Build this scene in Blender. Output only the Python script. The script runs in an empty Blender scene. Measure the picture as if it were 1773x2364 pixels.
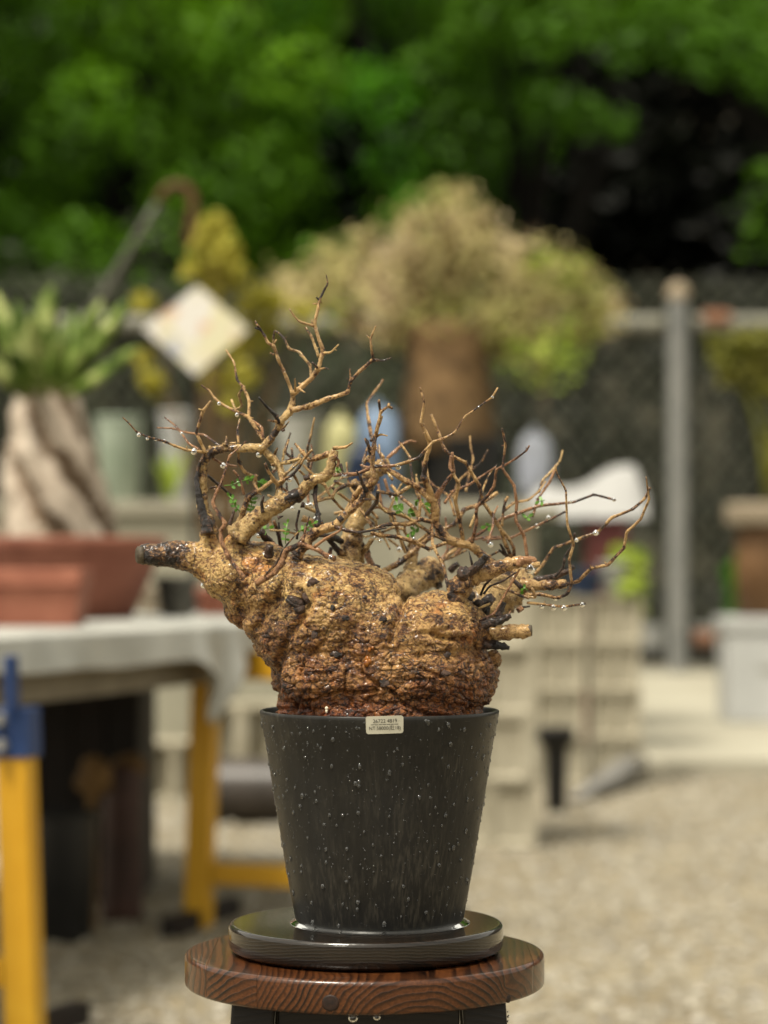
import bpy, bmesh, math, random
import numpy as np
from mathutils import Vector, Matrix

random.seed(7)
rng = np.random.default_rng(7)
sc = bpy.context.scene
C = sc.collection
PI = math.pi
R = math.radians

# ------------------------------------------------------------------ camera
F = 5582.0            # focal length in photo pixels (85 mm, 36 mm tall frame, 2364 px)
D0 = 1.87             # camera to pot axis
EYE = 0.77            # lens height above the gravel
HOR = 1310.0          # horizon row
CX = 886.5
PX = D0 / F           # metres per photo pixel at the pot axis

cam_d = bpy.data.cameras.new('camera')
cam_d.sensor_fit = 'VERTICAL'
cam_d.sensor_height = 36.0
cam_d.sensor_width = 27.0
cam_d.lens = 85.0
cam_d.shift_y = (HOR - 1182.0) / 2364.0
cam_d.clip_start = 0.05
cam_d.clip_end = 300.0
cam_d.dof.use_dof = True
cam_d.dof.focus_distance = D0 - 0.055
cam_d.dof.aperture_fstop = 4.4
cam = bpy.data.objects.new('camera', cam_d)
cam.location = (0, -D0, EYE)
cam.rotation_euler = (R(90), 0, 0)
C.objects.link(cam)
sc.camera = cam

# ------------------------------------------------------------------ overcast daylight
SUN_EL, SUN_AZ = 66.0, 220.0       # azimuth measured clockwise from +Y
w = bpy.data.worlds.new('World'); sc.world = w
w.use_nodes = True
nt = w.node_tree; nt.nodes.clear()
out = nt.nodes.new('ShaderNodeOutputWorld')
bg = nt.nodes.new('ShaderNodeBackground')
sky = nt.nodes.new('ShaderNodeTexSky')
sky.sky_type = 'NISHITA'; sky.sun_disc = False
sky.sun_elevation = R(SUN_EL); sky.sun_rotation = R(SUN_AZ)
sky.air_density = 1.0; sky.dust_density = 2.5; sky.ozone_density = 1.0
hs = nt.nodes.new('ShaderNodeHueSaturation')       # cloud cover: hardly any blue left
hs.inputs['Saturation'].default_value = 0.12
tint = nt.nodes.new('ShaderNodeMix'); tint.data_type = 'RGBA'; tint.blend_type = 'MULTIPLY'
tint.inputs['Factor'].default_value = 1.0
tint.inputs['B'].default_value = (1.0, 0.94, 0.78, 1)
nt.links.new(sky.outputs[0], hs.inputs['Color'])
nt.links.new(hs.outputs[0], tint.inputs['A'])
nt.links.new(tint.outputs['Result'], bg.inputs['Color'])
bg.inputs['Strength'].default_value = 0.082
nt.links.new(bg.outputs[0], out.inputs[0])

sun_d = bpy.data.lights.new('sun', 'SUN')
sun_d.energy = 1.5; sun_d.angle = R(12); sun_d.color = (1.0, 0.93, 0.80)
sun = bpy.data.objects.new('sun', sun_d); C.objects.link(sun)
dvec = Vector((math.sin(R(SUN_AZ)) * math.cos(R(SUN_EL)), math.cos(R(SUN_AZ)) * math.cos(R(SUN_EL)), math.sin(R(SUN_EL))))
sun.rotation_euler = dvec.to_track_quat('Z', 'Y').to_euler()

sc.view_settings.view_transform = 'Standard'
sc.view_settings.look = 'None'
sc.view_settings.exposure = 1.95
sc.view_settings.gamma = 1.0
sc.view_settings.use_curve_mapping = False
sc.render.engine = 'CYCLES'
cy = sc.cycles
cy.use_denoising = True
cy.max_bounces = 7; cy.diffuse_bounces = 3; cy.glossy_bounces = 4; cy.transmission_bounces = 6
cy.caustics_reflective = False; cy.caustics_refractive = False

# ------------------------------------------------------------------ placing
def P(px, py, d):
    """World point seen at photo pixel (px, py), d metres in front of the lens."""
    return np.array(((px - CX) / F * d, d - D0, EYE - (py - HOR) / F * d))

def Q(px, py, dy=0.0):
    return P(px, py, D0 + dy)

def ground_d(py, z=0.0):
    return (EYE - z) * F / (py - HOR)

# ------------------------------------------------------------------ numpy noise
def _hash(ix, iy, iz, k=0):
    h = (ix.astype(np.int64) * 73856093) ^ (iy.astype(np.int64) * 19349663) ^ (iz.astype(np.int64) * 83492791) ^ (k * 2654435761)
    h = (h ^ (h >> 13)) * 1274126177 & 0x7fffffff
    h = (h ^ (h >> 11)) * 668265263 & 0x7fffffff
    return ((h ^ (h >> 15)) & 0xffffff) / float(0xffffff)

def vnoise(p, k=0):
    i = np.floor(p); f = p - i; f = f * f * (3 - 2 * f)
    i = i.astype(np.int64); r = 0
    for a in (0, 1):
        wx = f[:, 0] if a else 1 - f[:, 0]
        for b in (0, 1):
            wy = f[:, 1] if b else 1 - f[:, 1]
            for c in (0, 1):
                wz = f[:, 2] if c else 1 - f[:, 2]
                r = r + wx * wy * wz * _hash(i[:, 0] + a, i[:, 1] + b, i[:, 2] + c, k)
    return r

def fbm(p, o=4, k=0):
    r = 0; a = .5
    for q in range(o):
        r = r + a * (vnoise(p * 2 ** q, k + q) - .5); a *= .5
    return r

def worley(p, k=0):
    i = np.floor(p).astype(np.int64)
    f1 = np.full(len(p), 9.); f2 = np.full(len(p), 9.)
    for a in (-1, 0, 1):
        for b in (-1, 0, 1):
            for c in (-1, 0, 1):
                j = i + np.array((a, b, c))
                q = np.stack([j[:, m] + _hash(j[:, 0], j[:, 1], j[:, 2], k + 11 * m + 1) for m in range(3)], 1)
                d = np.sqrt(((p - q) ** 2).sum(1))
                n1 = np.minimum(f1, d)
                f2 = np.minimum(np.maximum(f1, d), f2)
                f1 = n1
    return f1, f2

# ------------------------------------------------------------------ mesh builder
class MB:
    def __init__(s):
        s.v = []; s.f = []; s.n = 0
    def add(s, v, f):
        v = np.asarray(v, float).reshape(-1, 3)
        s.v.append(v)
        s.f.extend([tuple(int(i) + s.n for i in q) for q in f])
        s.n += len(v); return s
    def box(s, lo, hi, bev=0.0, M=None):
        lo = np.array(lo, float); hi = np.array(hi, float)
        if bev <= 0:
            v = np.array([[(lo, hi)[i][0], (lo, hi)[j][1], (lo, hi)[k][2]] for i in (0, 1) for j in (0, 1) for k in (0, 1)])
            f = [(0, 1, 3, 2), (4, 6, 7, 5), (0, 4, 5, 1), (2, 3, 7, 6), (0, 2, 6, 4), (1, 5, 7, 3)]
        else:
            bm = bmesh.new(); bmesh.ops.create_cube(bm, size=1)
            for q in bm.verts:
                q.co = Vector(lo + (np.array(q.co) + .5) * (hi - lo))
            bmesh.ops.bevel(bm, geom=bm.edges[:], offset=bev, segments=2, profile=.5, affect='EDGES')
            bm.verts.ensure_lookup_table()
            v = np.array([q.co[:] for q in bm.verts]); f = [[q.index for q in g.verts] for g in bm.faces]
            bm.free()
        if M is not None:
            v = v @ np.array(M.to_3x3()).T + np.array(M.translation)
        return s.add(v, f)
    def bar(s, a, b, wx, wy, up=(0, 0, 1), bev=0.0):
        """rectangular bar from a to b"""
        a = Vector(a); b = Vector(b); z = (b - a); L = z.length; z.normalize()
        u = Vector(up)
        if abs(u.dot(z)) > .97: u = Vector((0, 1, 0))
        x = u.cross(z).normalized(); y = z.cross(x)
        M = Matrix((x, y, z)).transposed().to_4x4(); M.translation = a
        return s.box((-wx / 2, -wy / 2, 0), (wx / 2, wy / 2, L), bev, M)
    def lathe(s, prof, c, n=48, close=False):
        c = np.array(c, float); m = len(prof)
        t = np.linspace(0, 2 * PI, n, endpoint=False)
        v = np.array([[r * math.cos(q), r * math.sin(q), z] for r, z in prof for q in t]) + c
        f = []
        for i in range(m - 1):
            for j in range(n):
                k = (j + 1) % n
                f.append((i * n + j, i * n + k, (i + 1) * n + k, (i + 1) * n + j))
        f.append(tuple(range(n))[::-1]); f.append(tuple((m - 1) * n + j for j in range(n)))
        return s.add(v, f)
    def tube(s, pts, rad, n=8, cap=True, phase=0.0, squash=1.0):
        pts = np.asarray(pts, float); rad = np.asarray(rad, float) * np.ones(len(pts)); m = len(pts)
        t = np.gradient(pts, axis=0); t /= np.linalg.norm(t, axis=1)[:, None] + 1e-12
        u = np.cross(t[0], (0.31, 0.9, 0.2)); u /= np.linalg.norm(u)
        V = []
        a = np.linspace(0, 2 * PI, n, endpoint=False) + phase
        for i in range(m):
            u = u - t[i] * u.dot(t[i]); u /= np.linalg.norm(u) + 1e-12
            b = np.cross(t[i], u)
            V.append(pts[i] + rad[i] * (np.cos(a)[:, None] * u + squash * np.sin(a)[:, None] * b))
        V = np.concatenate(V); f = []
        for i in range(m - 1):
            for j in range(n):
                k = (j + 1) % n
                f.append((i * n + j, i * n + k, (i + 1) * n + k, (i + 1) * n + j))
        if cap:
            f.append(tuple(range(n))[::-1]); f.append(tuple((m - 1) * n + j for j in range(n)))
        return s.add(V, f)
    def ell(s, c, r, n=24, m=16):
        prof = [(max(math.sin(PI * i / m), 1e-4), -math.cos(PI * i / m)) for i in range(m + 1)]
        k = MB(); k.lathe(prof, (0, 0, 0), n)
        return s.add(k.v[0] * np.array(r) * np.ones(3) + np.array(c), k.f)
    def verts(s):
        return np.concatenate(s.v)
    def build(s, name, mat, parent=None, smooth=False, solid=0.0):
        v = np.concatenate(s.v)
        me = bpy.data.meshes.new(name)
        if parent is not None:
            v = v - np.array(wloc(parent))
        me.from_pydata([], [], []) if len(v) == 0 else me.from_pydata(v.tolist(), [], s.f)
        if smooth:
            me.polygons.foreach_set('use_smooth', np.ones(len(me.polygons), bool))
            if smooth != 'all':
                me.set_sharp_from_angle(angle=R(38))
        me.validate(); me.update()
        if mat: me.materials.append(mat)
        o = bpy.data.objects.new(name, me); C.objects.link(o)
        if parent is not None: o.parent = parent
        if solid:
            q = o.modifiers.new('thickness', 'SOLIDIFY'); q.thickness = solid; q.offset = 0
        return o

def wloc(o):
    l = Vector(o.location)
    while o.parent is not None:
        o = o.parent; l = l + Vector(o.location)
    return l

def tag(o, label, cat=None, group=None, kind=None):
    o['label'] = label
    if cat: o['category'] = cat
    if group: o['group'] = group
    if kind: o['kind'] = kind
    return o

def thing(name, loc, label, cat, group=None):
    o = bpy.data.objects.new(name, None); C.objects.link(o)
    o.empty_display_size = .05
    o.location = Vector([float(q) for q in loc])
    return tag(o, label, cat, group)

# ------------------------------------------------------------------ materials
def lin(r, g, b):
    f = lambda c: (c / 255 / 12.92) if c / 255 <= .04045 else ((c / 255 + .055) / 1.055) ** 2.4
    return (f(r), f(g), f(b), 1)

class NT:
    def __init__(s, name):
        s.m = bpy.data.materials.new(name); s.m.use_nodes = True
        s.t = s.m.node_tree; s.t.nodes.clear()
        s.out = s.n('ShaderNodeOutputMaterial'); s.b = s.n('ShaderNodeBsdfPrincipled')
        s.l(s.b.outputs[0], s.out.inputs[0])
        s.co = s.n('ShaderNodeTexCoord').outputs['Object']
    def n(s, t, **k):
        q = s.t.nodes.new(t)
        for a, v in k.items(): setattr(q, a, v)
        return q
    def l(s, a, b): s.t.links.new(a, b)
    def set(s, **k):
        for a, v in k.items():
            s.b.inputs[a.replace('_', ' ')].default_value = v
        return s
    def map(s, scale=(1, 1, 1), rot=(0, 0, 0), loc=(0, 0, 0), src=None):
        q = s.n('ShaderNodeMapping'); q.inputs['Scale'].default_value = scale
        q.inputs['Rotation'].default_value = rot; q.inputs['Location'].default_value = loc
        s.l(src or s.co, q.inputs[0]); return q.outputs[0]
    def noise(s, scale, detail=6, rough=.6, vec=None, dist=0.0):
        q = s.n('ShaderNodeTexNoise'); q.inputs['Scale'].default_value = scale
        q.inputs['Detail'].default_value = detail; q.inputs['Roughness'].default_value = rough
        q.inputs['Distortion'].default_value = dist
        s.l(vec or s.co, q.inputs['Vector']); return q.outputs['Fac']
    def voro(s, scale, feature='F1', vec=None, rnd=1.0):
        q = s.n('ShaderNodeTexVoronoi', feature=feature); q.inputs['Scale'].default_value = scale
        q.inputs['Randomness'].default_value = rnd
        s.l(vec or s.co, q.inputs['Vector']); return q
    def ramp(s, fac, stops, interp='LINEAR'):
        q = s.n('ShaderNodeValToRGB'); e = q.color_ramp.elements; q.color_ramp.interpolation = interp
        while len(e) < len(stops): e.new(.5)
        for a, (p, c) in zip(e, stops):
            a.position = p; a.color = c if len(c) == 4 else (*c, 1)
        s.l(fac, q.inputs[0]); return q.outputs[0]
    def mix(s, fac, a, b, mode='MIX'):
        q = s.n('ShaderNodeMix', data_type='RGBA', blend_type=mode)
        for v, i in ((fac, 'Factor'), (a, 'A'), (b, 'B')):
            if isinstance(v, (int, float)): q.inputs[i].default_value = v
            elif isinstance(v, tuple): q.inputs[i].default_value = v if len(v) == 4 else (*v, 1)
            else: s.l(v, q.inputs[i])
        return q.outputs['Result']
    def math(s, op, a, b=0.0, c=0.0):
        q = s.n('ShaderNodeMath', operation=op)
        for i, v in enumerate((a, b, c)):
            if isinstance(v, (int, float)): q.inputs[i].default_value = v
            else: s.l(v, q.inputs[i])
        return q.outputs[0]
    def bump(s, h, dist=.001, st=1.0, prev=None):
        q = s.n('ShaderNodeBump'); q.inputs['Distance'].default_value = dist; q.inputs['Strength'].default_value = st
        s.l(h, q.inputs['Height'])
        if prev is not None: s.l(prev, q.inputs['Normal'])
        s.l(q.outputs[0], s.b.inputs['Normal']); return q.outputs[0]
    def col(s, c): s.l(c, s.b.inputs['Base Color']); return s
    def rgh(s, c): s.l(c, s.b.inputs['Roughness']); return s

def K(v): return (v, v, v, 1)

def plain(name, c1, c2, scale=8, rough=.6, bump=0.0, bscale=None, metal=0.0, coat=0.0, detail=5):
    dim = lambda c: tuple(q * .55 for q in c[:3]) + (1,)
    c1, c2 = dim(c1), dim(c2)
    t = NT(name)
    n = t.noise(scale, detail)
    t.col(t.ramp(n, [(.32, c1), (.68, c2)]))
    t.set(Roughness=rough, Metallic=metal, Specular_IOR_Level=.28)
    if coat: t.set(Coat_Weight=coat, Coat_Roughness=.1)
    if bump: t.bump(t.noise(bscale or scale * 4, 5), bump)
    return t.m

def bark_mat(name, dark, mid, pale, spk=.42, rough=.45, sc_=1.0, low=None, amt=.5, spw=.30, crack=.9):
    t = NT(name)
    big = t.noise(34 * sc_, 4, .6)
    mot = t.noise(130 * sc_, 5, .7, dist=.8)
    fine = t.noise(430 * sc_, 5, .75, dist=.4)
    f_ = t.math('ADD', t.math('MULTIPLY', mot, .55), t.math('MULTIPLY', fine, .45))
    f_ = t.math('ADD', f_, t.math('MULTIPLY', t.math('SUBTRACT', big, .5), amt))
    c = t.ramp(f_, [(.395, dark), (.45, mid), (.535, pale), (.66, tuple(min(1, q * 1.25) for q in pale))])
    if low is not None:            # bark redder and darker near the soil; paler top also stands in for sunlight
        z = t.n('ShaderNodeSeparateXYZ'); t.l(t.co, z.inputs[0])
        g = t.math('ADD', z.outputs['Z'], t.math('MULTIPLY', t.math('SUBTRACT', t.noise(36, 4), .5), .11))
        c = t.mix(t.ramp(g, [(low[0], K(1)), (low[1], K(0))]), c, t.mix(1.0, c, low[2], 'MULTIPLY'))
        pv = t.noise(52, 4, .6, t.map(loc=(3, 1, 2)))
        c = t.mix(t.ramp(pv, [(.55, K(0)), (.68, K(.7))]), c, t.mix(1.0, c, (.85, .46, .20, 1), 'MULTIPLY'))
        gv = t.noise(44, 4, .6, t.map(loc=(7, 5, 2)))
        c = t.mix(t.ramp(gv, [(.56, K(0)), (.70, K(.7))]), c, t.mix(1.0, c, (.75, .80, .62, 1), 'MULTIPLY'))
    v = t.voro(190 * sc_)
    pit = t.noise(80 * sc_, 3)
    k = t.math('MULTIPLY', t.ramp(v.outputs['Distance'], [(spw * .5, K(1)), (spw, K(0))]), t.ramp(pit, [(spk, K(0)), (spk + .12, K(.9))]))
    wv = t.n('ShaderNodeTexNoise'); wv.inputs['Scale'].default_value = 90; wv.inputs['Detail'].default_value = 4; t.l(t.co, wv.inputs['Vector'])
    wm_ = t.n('ShaderNodeVectorMath', operation='MULTIPLY_ADD'); t.l(wv.outputs['Color'], wm_.inputs[0]); wm_.inputs[1].default_value = (.012, .012, .009); t.l(t.co, wm_.inputs[2])
    for vs, wd_, ms in ((75, .045, 22), (150, .06, 38)):
        e = t.voro(vs * sc_, 'DISTANCE_TO_EDGE', t.map((1, 1, 1.35), src=wm_.outputs[0]))
        km = t.math('MULTIPLY', t.ramp(e.outputs['Distance'], [(0, K(1)), (wd_, K(0))]), t.ramp(t.noise(ms, 3), [(.44, K(0)), (.56, K(crack))]))
        k = t.math('MAXIMUM', k, km)
        f_ = t.math('SUBTRACT', f_, t.math('MULTIPLY', km, .16))
    c = t.mix(k, c, (.014, .007, .005, 1))
    t.col(c)
    t.rgh(t.ramp(t.noise(120, 3), [(.38, K(rough - .16)), (.62, K(rough + .2))]))
    t.set(Coat_Weight=.40, Coat_Roughness=.10, Coat_IOR=1.36, Specular_IOR_Level=.35)
    b1 = t.bump(f_, .0055, 1.0)
    t.bump(t.ramp(v.outputs['Distance'], [(.0, K(0)), (.4, K(1))]), .0006, .6, b1)
    return t.m

M = {}
M['bark_body'] = bark_mat('warty_bark', (.020, .0065, .002), (.150, .061, .014), (.46, .295, .108), .45, .45, 1.0,
                          (.012, .112, (.44, .20, .085, 1)), .26, .30)
M['bark_stub'] = bark_mat('scaly_dark_bark', (.006, .003, .002), (.045, .017, .008), (.24, .13, .052), .45, .45, 1.0, None, 1.0)
M['bark_pale'] = bark_mat('pale_bark', (.020, .008, .004), (.21, .108, .034), (.44, .295, .12), .48, .45, 1.2, None, .8, .30, .5)
M['bark_red'] = bark_mat('reddish_twig_bark', (.016, .006, .004), (.125, .046, .019), (.29, .145, .064), .50, .4, 1.5, None, .9, .3, .3)
M['bark_tan'] = bark_mat('tan_twig_bark', (.014, .005, .003), (.19, .084, .027), (.44, .275, .112), .50, .42, 1.4, None, 1.0, .3, .4)
M['bark_dark'] = bark_mat('dead_bark', (.003, .002, .0015), (.012, .0065, .0045), (.07, .036, .022), .5, .5, 1.4, None, .8)
M['cut_wood'] = plain('weathered_cut_wood', (.07, .055, .038, 1), (.16, .125, .08, 1), 160, .6, .0004)

t = NT('new_leaf'); t.col(t.ramp(t.noise(60, 3), [(.3, (.045, .13, .008)), (.7, (.10, .22, .018))])); t.set(Roughness=.35)
M['leaf_new'] = t.m
t = NT('resin'); t.col(t.ramp(t.noise(300, 3), [(.35, (.10, .022, .002)), (.65, (.32, .11, .01))])); t.set(Roughness=.12, Transmission_Weight=.25); M['resin'] = t.m
t = NT('shell'); t.col(t.ramp(t.noise(300, 3), [(.35, (.6, .52, .38)), (.65, (.85, .78, .62))])); t.set(Roughness=.35); M['shell'] = t.m

t = NT('clear_water')
t.set(Roughness=.0, IOR=1.40, Transmission_Weight=1.0); t.b.inputs['Base Color'].default_value = (1, 1, 1, 1)
n_ = t.noise(260, 2); t.bump(n_, .0003, .15)
M['water'] = t.m

t = NT('beaded_water')
t.set(Roughness=.02, IOR=1.5, Transmission_Weight=.955); t.b.inputs['Base Color'].default_value = (.55, .56, .56, 1)  # faint grey body colour stands in for light focused by the drops
M['bead'] = t.m

# black pot: charcoal plastic with chalky vertical scuffs, wet in patches
t = NT('charcoal_plastic')
st = t.noise(1.0, 6, .65, t.map((420, 420, 16)))
st2 = t.noise(1.0, 4, .6, t.map((60, 60, 14)))
big = t.noise(9, 4)
sf = t.math('MULTIPLY', t.ramp(st, [(.46, K(0)), (.74, K(.75))]), t.ramp(big, [(.40, K(.1)), (.62, K(1))]))
c = t.mix(sf, (.0125, .012, .011, 1), (.080, .071, .055, 1))
c = t.mix(t.ramp(st2, [(.40, K(0)), (.70, K(.7))]), c, (.006, .006, .006, 1))
t.col(c)
wet = t.noise(14, 4, .6, t.map((1, 1, .6)))
t.rgh(t.mix(sf, t.ramp(wet, [(.42, K(.32)), (.58, K(.5))]), K(.6)))
t.bump(st, .0002, .25)
t.set(Specular_IOR_Level=.22)
M['pot'] = t.m
M['label'] = plain('cream_label', (.66, .63, .50, 1), (.74, .71, .58, 1), 60, .35)
M['ink'] = plain('black_ink', (.012, .010, .009, 1), (.02, .018, .016, 1), 200, .5)
M['soil'] = plain('dark_wet_soil', (.012, .009, .006, 1), (.05, .035, .02, 1), 160, .7, .003, 220)
M['pumice'] = plain('soil_grit', (.10, .065, .035, 1), (.35, .27, .18, 1), 90, .6)

def wood_mat(name, pith, freq, cd, cm, cl, coat, knots=(), warp=.004, rough=.3, cior=1.37):
    t = NT(name)
    s_ = t.n('ShaderNodeSeparateXYZ'); t.l(t.co, s_.inputs[0])
    nx = t.math('MULTIPLY', t.math('SUBTRACT', t.noise(9, 3, .5, t.map((1, .25, 1))), .5), warp * 9)
    nz = t.math('MULTIPLY', t.math('SUBTRACT', t.noise(60, 3, .5, t.map((1, .1, 1))), .5), warp)
    dx = t.math('SUBTRACT', t.math('ADD', s_.outputs[0], nx), pith[0])
    dz = t.math('MULTIPLY', t.math('SUBTRACT', t.math('ADD', s_.outputs[2], nz), pith[1]), pith[2])
    r_ = t.math('SQRT', t.math('ADD', t.math('MULTIPLY', dx, dx), t.math('MULTIPLY', dz, dz)))
    for kx, ky, kz, kr in knots:   # the grain swings round each knot
        kv = t.n('ShaderNodeVectorMath', operation='DISTANCE'); t.l(t.co, kv.inputs[0]); kv.inputs[1].default_value = (kx, ky, kz)
        r_ = t.math('ADD', r_, t.math('MULTIPLY', t.math('POWER', 2.718, t.math('MULTIPLY', kv.outputs['Value'], -1 / kr)), kr * 1.5))
    ph = t.math('FRACT', t.math('MULTIPLY', r_, freq))
    ring = t.ramp(ph, [(.0, K(0)), (.42, K(.12)), (.70, K(.85)), (.90, K(1)), (1.0, K(0))])
    ring = t.math('MULTIPLY', ring, t.ramp(t.noise(26, 3), [(.3, K(.45)), (.65, K(1))]))
    fibre = t.noise(1.0, 5, .6, t.map((500, 18, 500)))
    base = t.mix(t.ramp(fibre, [(.3, K(0)), (.7, K(1))]), cm, cl)
    patch = t.noise(14, 3)
    base = t.mix(t.ramp(patch, [(.4, K(0)), (.65, K(.55))]), base, cm)
    t.col(t.mix(ring, base, cd))
    t.set(Roughness=rough, Coat_Weight=coat, Coat_Roughness=.03, Coat_IOR=cior, Specular_IOR_Level=.25)
    t.bump(ring, .0005, .35)
    return t.m

# disc stand and stool
SEAT_Z = EYE - .2965
DISC_Z = EYE - .2742
kn_ = (((772 - 842) * PX, -.121, -.0125, .010), ((1161 - 842) * PX, -.092, -.0105, .006))
wc = ((.0022, .0009, .0006, 1), (.036, .0108, .0032, 1), (.098, .033, .0095, 1))
M['seat_c'] = wood_mat('wet_brown_pine', ((976 - 842) * PX, -.062, .95), 215, *wc, .45, kn_, .006)
M['seat_b'] = wood_mat('wet_brown_pine_left', ((640 - 842) * PX, -.075, .8), 230, *wc, .45, (), .006)
M['seat_a'] = wood_mat('wet_brown_pine_edge', ((300 - 842) * PX, -.03, .15), 290, *wc, .45, (), .005)
M['seat_d'] = wood_mat('wet_brown_pine_right', ((1200 - 842) * PX, -.045, .6), 260, *wc, .45, (), .005)
M['disc'] = wood_mat('wet_black_stained_wood', (0, -.5, 1), 420, (.002, .0016, .0012, 1), (.0065, .004, .0026, 1), (.015, .009, .005, 1), 1.0, rough=.25, cior=1.33)
M['frame'] = wood_mat('dark_stool_frame', (.0, -.3, 1), 220, (.0015, .001, .001, 1), (.004, .0025, .002, 1), (.007, .0045, .003, 1), .15, rough=.5)
M['knot'] = plain('dark_knot', (.006, .003, .002, 1), (.035, .013, .006, 1), 240, .55, .0003, 400)

# backdrop materials
M['terracotta_shade'] = plain('shaded_terracotta', (.24, .078, .048, 1), (.38, .145, .092, 1), 14, .75, .001, 60)  # darker copy of the terracotta; the bowl's shade is in the colour
M['terracotta'] = plain('terracotta', (.30, .095, .055, 1), (.45, .17, .105, 1), 14, .75, .001, 60)
M['cloth'] = plain('white_plastic_cloth', (.46, .47, .44, 1), (.60, .60, .55, 1), 6, .5, .004, 14)
M['board'] = plain('grey_table_board', (.20, .17, .12, 1), (.30, .26, .19, 1), 10, .6)
M['yellow'] = plain('yellow_paint', (.70, .36, .015, 1), (.80, .45, .03, 1), 7, .4)
M['blue'] = plain('blue_paint', (.018, .05, .17, 1), (.03, .075, .23, 1), 9, .4)
M['steel'] = plain('zinc_steel', (.45, .46, .48, 1), (.65, .66, .68, 1), 20, .35, metal=.8)
M['grey_paint'] = plain('galvanised_grey', (.24, .245, .235, 1), (.33, .33, .31, 1), 6, .45)
M['tan_cap'] = plain('tan_post_cap', (.42, .33, .22, 1), (.52, .43, .30, 1), 12, .6)
M['rail'] = plain('grey_rail', (.20, .20, .165, 1), (.29, .28, .22, 1), 7, .5)
M['rust'] = plain('rusty_clamp', (.19, .075, .035, 1), (.28, .125, .06, 1), 25, .7)
M['wire'] = plain('dark_green_wire', (.075, .083, .056, 1), (.13, .14, .10, 1), 6, .5)
M['concrete'] = plain('pale_concrete_block', (.38, .34, .24, 1), (.60, .55, .42, 1), 9, .85, .002, 60)
M['slab'] = plain('concrete_slab', (.42, .39, .30, 1), (.56, .53, .42, 1), 1.6, .7, .002, 20)
M['wall'] = plain('pale_rendered_wall', (.34, .32, .24, 1), (.46, .44, .34, 1), 2.2, .8)
M['gravel_base'] = plain('gravel_bed', (.24, .195, .12, 1), (.42, .36, .24, 1), 3.2, .8, .01, 40)
t = NT('gravel_stones')
oi = t.n('ShaderNodeTexNoise'); oi.inputs['Scale'].default_value = 23; t.l(t.co, oi.inputs['Vector'])
t.col(t.ramp(oi.outputs['Fac'], [(.28, (.085, .074, .052)), (.46, (.165, .146, .106)), (.60, (.225, .203, .152)), (.74, (.29, .265, .21))])); t.set(Roughness=.5)
M['gravel'] = t.m
M['black_plastic'] = plain('black_plastic', (.010, .010, .010, 1), (.022, .021, .02, 1), 12, .4)
M['dark_wood'] = plain('dark_old_wood', (.005, .003, .002, 1), (.018, .009, .005, 1), 9, .7, .003, 30)
M['red_brown_wood'] = plain('reddish_dark_wood', (.04, .018, .012, 1), (.095, .042, .028, 1), 9, .6, .003, 30)
M['kraft'] = plain('brown_husk', (.13, .07, .022, 1), (.27, .155, .05, 1), 20, .8)
M['brown_roll'] = plain('brown_plastic_roll', (.05, .042, .036, 1), (.085, .07, .06, 1), 8, .4)
M['grey_pot'] = plain('grey_stone_pot', (.055, .055, .045, 1), (.16, .15, .12, 1), 16, .7)
M['white_plastic'] = plain('white_plastic', (.60, .61, .60, 1), (.74, .75, .74, 1), 5, .4)
M['pale_green'] = plain('pale_green_plastic', (.34, .42, .32, 1), (.48, .55, .45, 1), 7, .4)
M['pale_grey'] = plain('pale_grey_plastic', (.42, .42, .38, 1), (.55, .55, .50, 1), 7, .4)
M['sack_blue'] = plain('light_blue_sack', (.20, .31, .50, 1), (.34, .45, .62, 1), 9, .5, .01, 16)
M['sack_yellow'] = plain('pale_yellow_sack', (.50, .48, .20, 1), (.62, .60, .33, 1), 9, .5, .01, 16)
M['sack_lilac'] = plain('bluish_white_sack', (.38, .41, .50, 1), (.52, .55, .62, 1), 9, .5, .01, 16)
M['navy'] = plain('navy_plastic', (.015, .03, .075, 1), (.03, .055, .12, 1), 9, .45)
M['red'] = plain('dull_red_plastic', (.17, .032, .030, 1), (.26, .06, .05, 1), 9, .45)
M['sheet'] = plain('white_sheet', (.40, .40, .39, 1), (.50, .50, .49, 1), 4, .6)
M['bag_grey'] = plain('grey_film', (.20, .195, .185, 1), (.32, .31, .29, 1), 14, .45)
M['tan'] = plain('tan_stone', (.36, .29, .20, 1), (.48, .40, .29, 1), 10, .7)
M['brown_urn'] = plain('brown_glaze', (.15, .075, .03, 1), (.26, .14, .06, 1), 8, .6)
M['brown_trunk'] = plain('brown_fibrous_trunk', (.10, .055, .020, 1), (.32, .195, .085, 1), 16, .85, .01, 40)
M['swirl'] = plain('pale_smooth_bark', (.40, .32, .24, 1), (.66, .56, .45, 1), 9, .65, .004, 40)
M['swirl_groove'] = plain('brown_groove_darkening', (.15, .10, .06, 1), (.30, .21, .135, 1), 12, .8, .004, 40)  # brown that darkens the trunk's grooves so the twist reads
M['pole'] = plain('grey_pole', (.085, .085, .065, 1), (.14, .135, .10, 1), 9, .5)
M['pole_rust'] = plain('rusty_hook', (.085, .035, .010, 1), (.16, .065, .018, 1), 12, .7)
M['tree_bark'] = plain('dark_tree_bark', (.005, .004, .003, 1), (.012, .009, .006, 1), 6, .9)
M['litter'] = plain('dark_leaf_litter', (.018, .016, .009, 1), (.05, .042, .022, 1), 3, .9)

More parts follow.
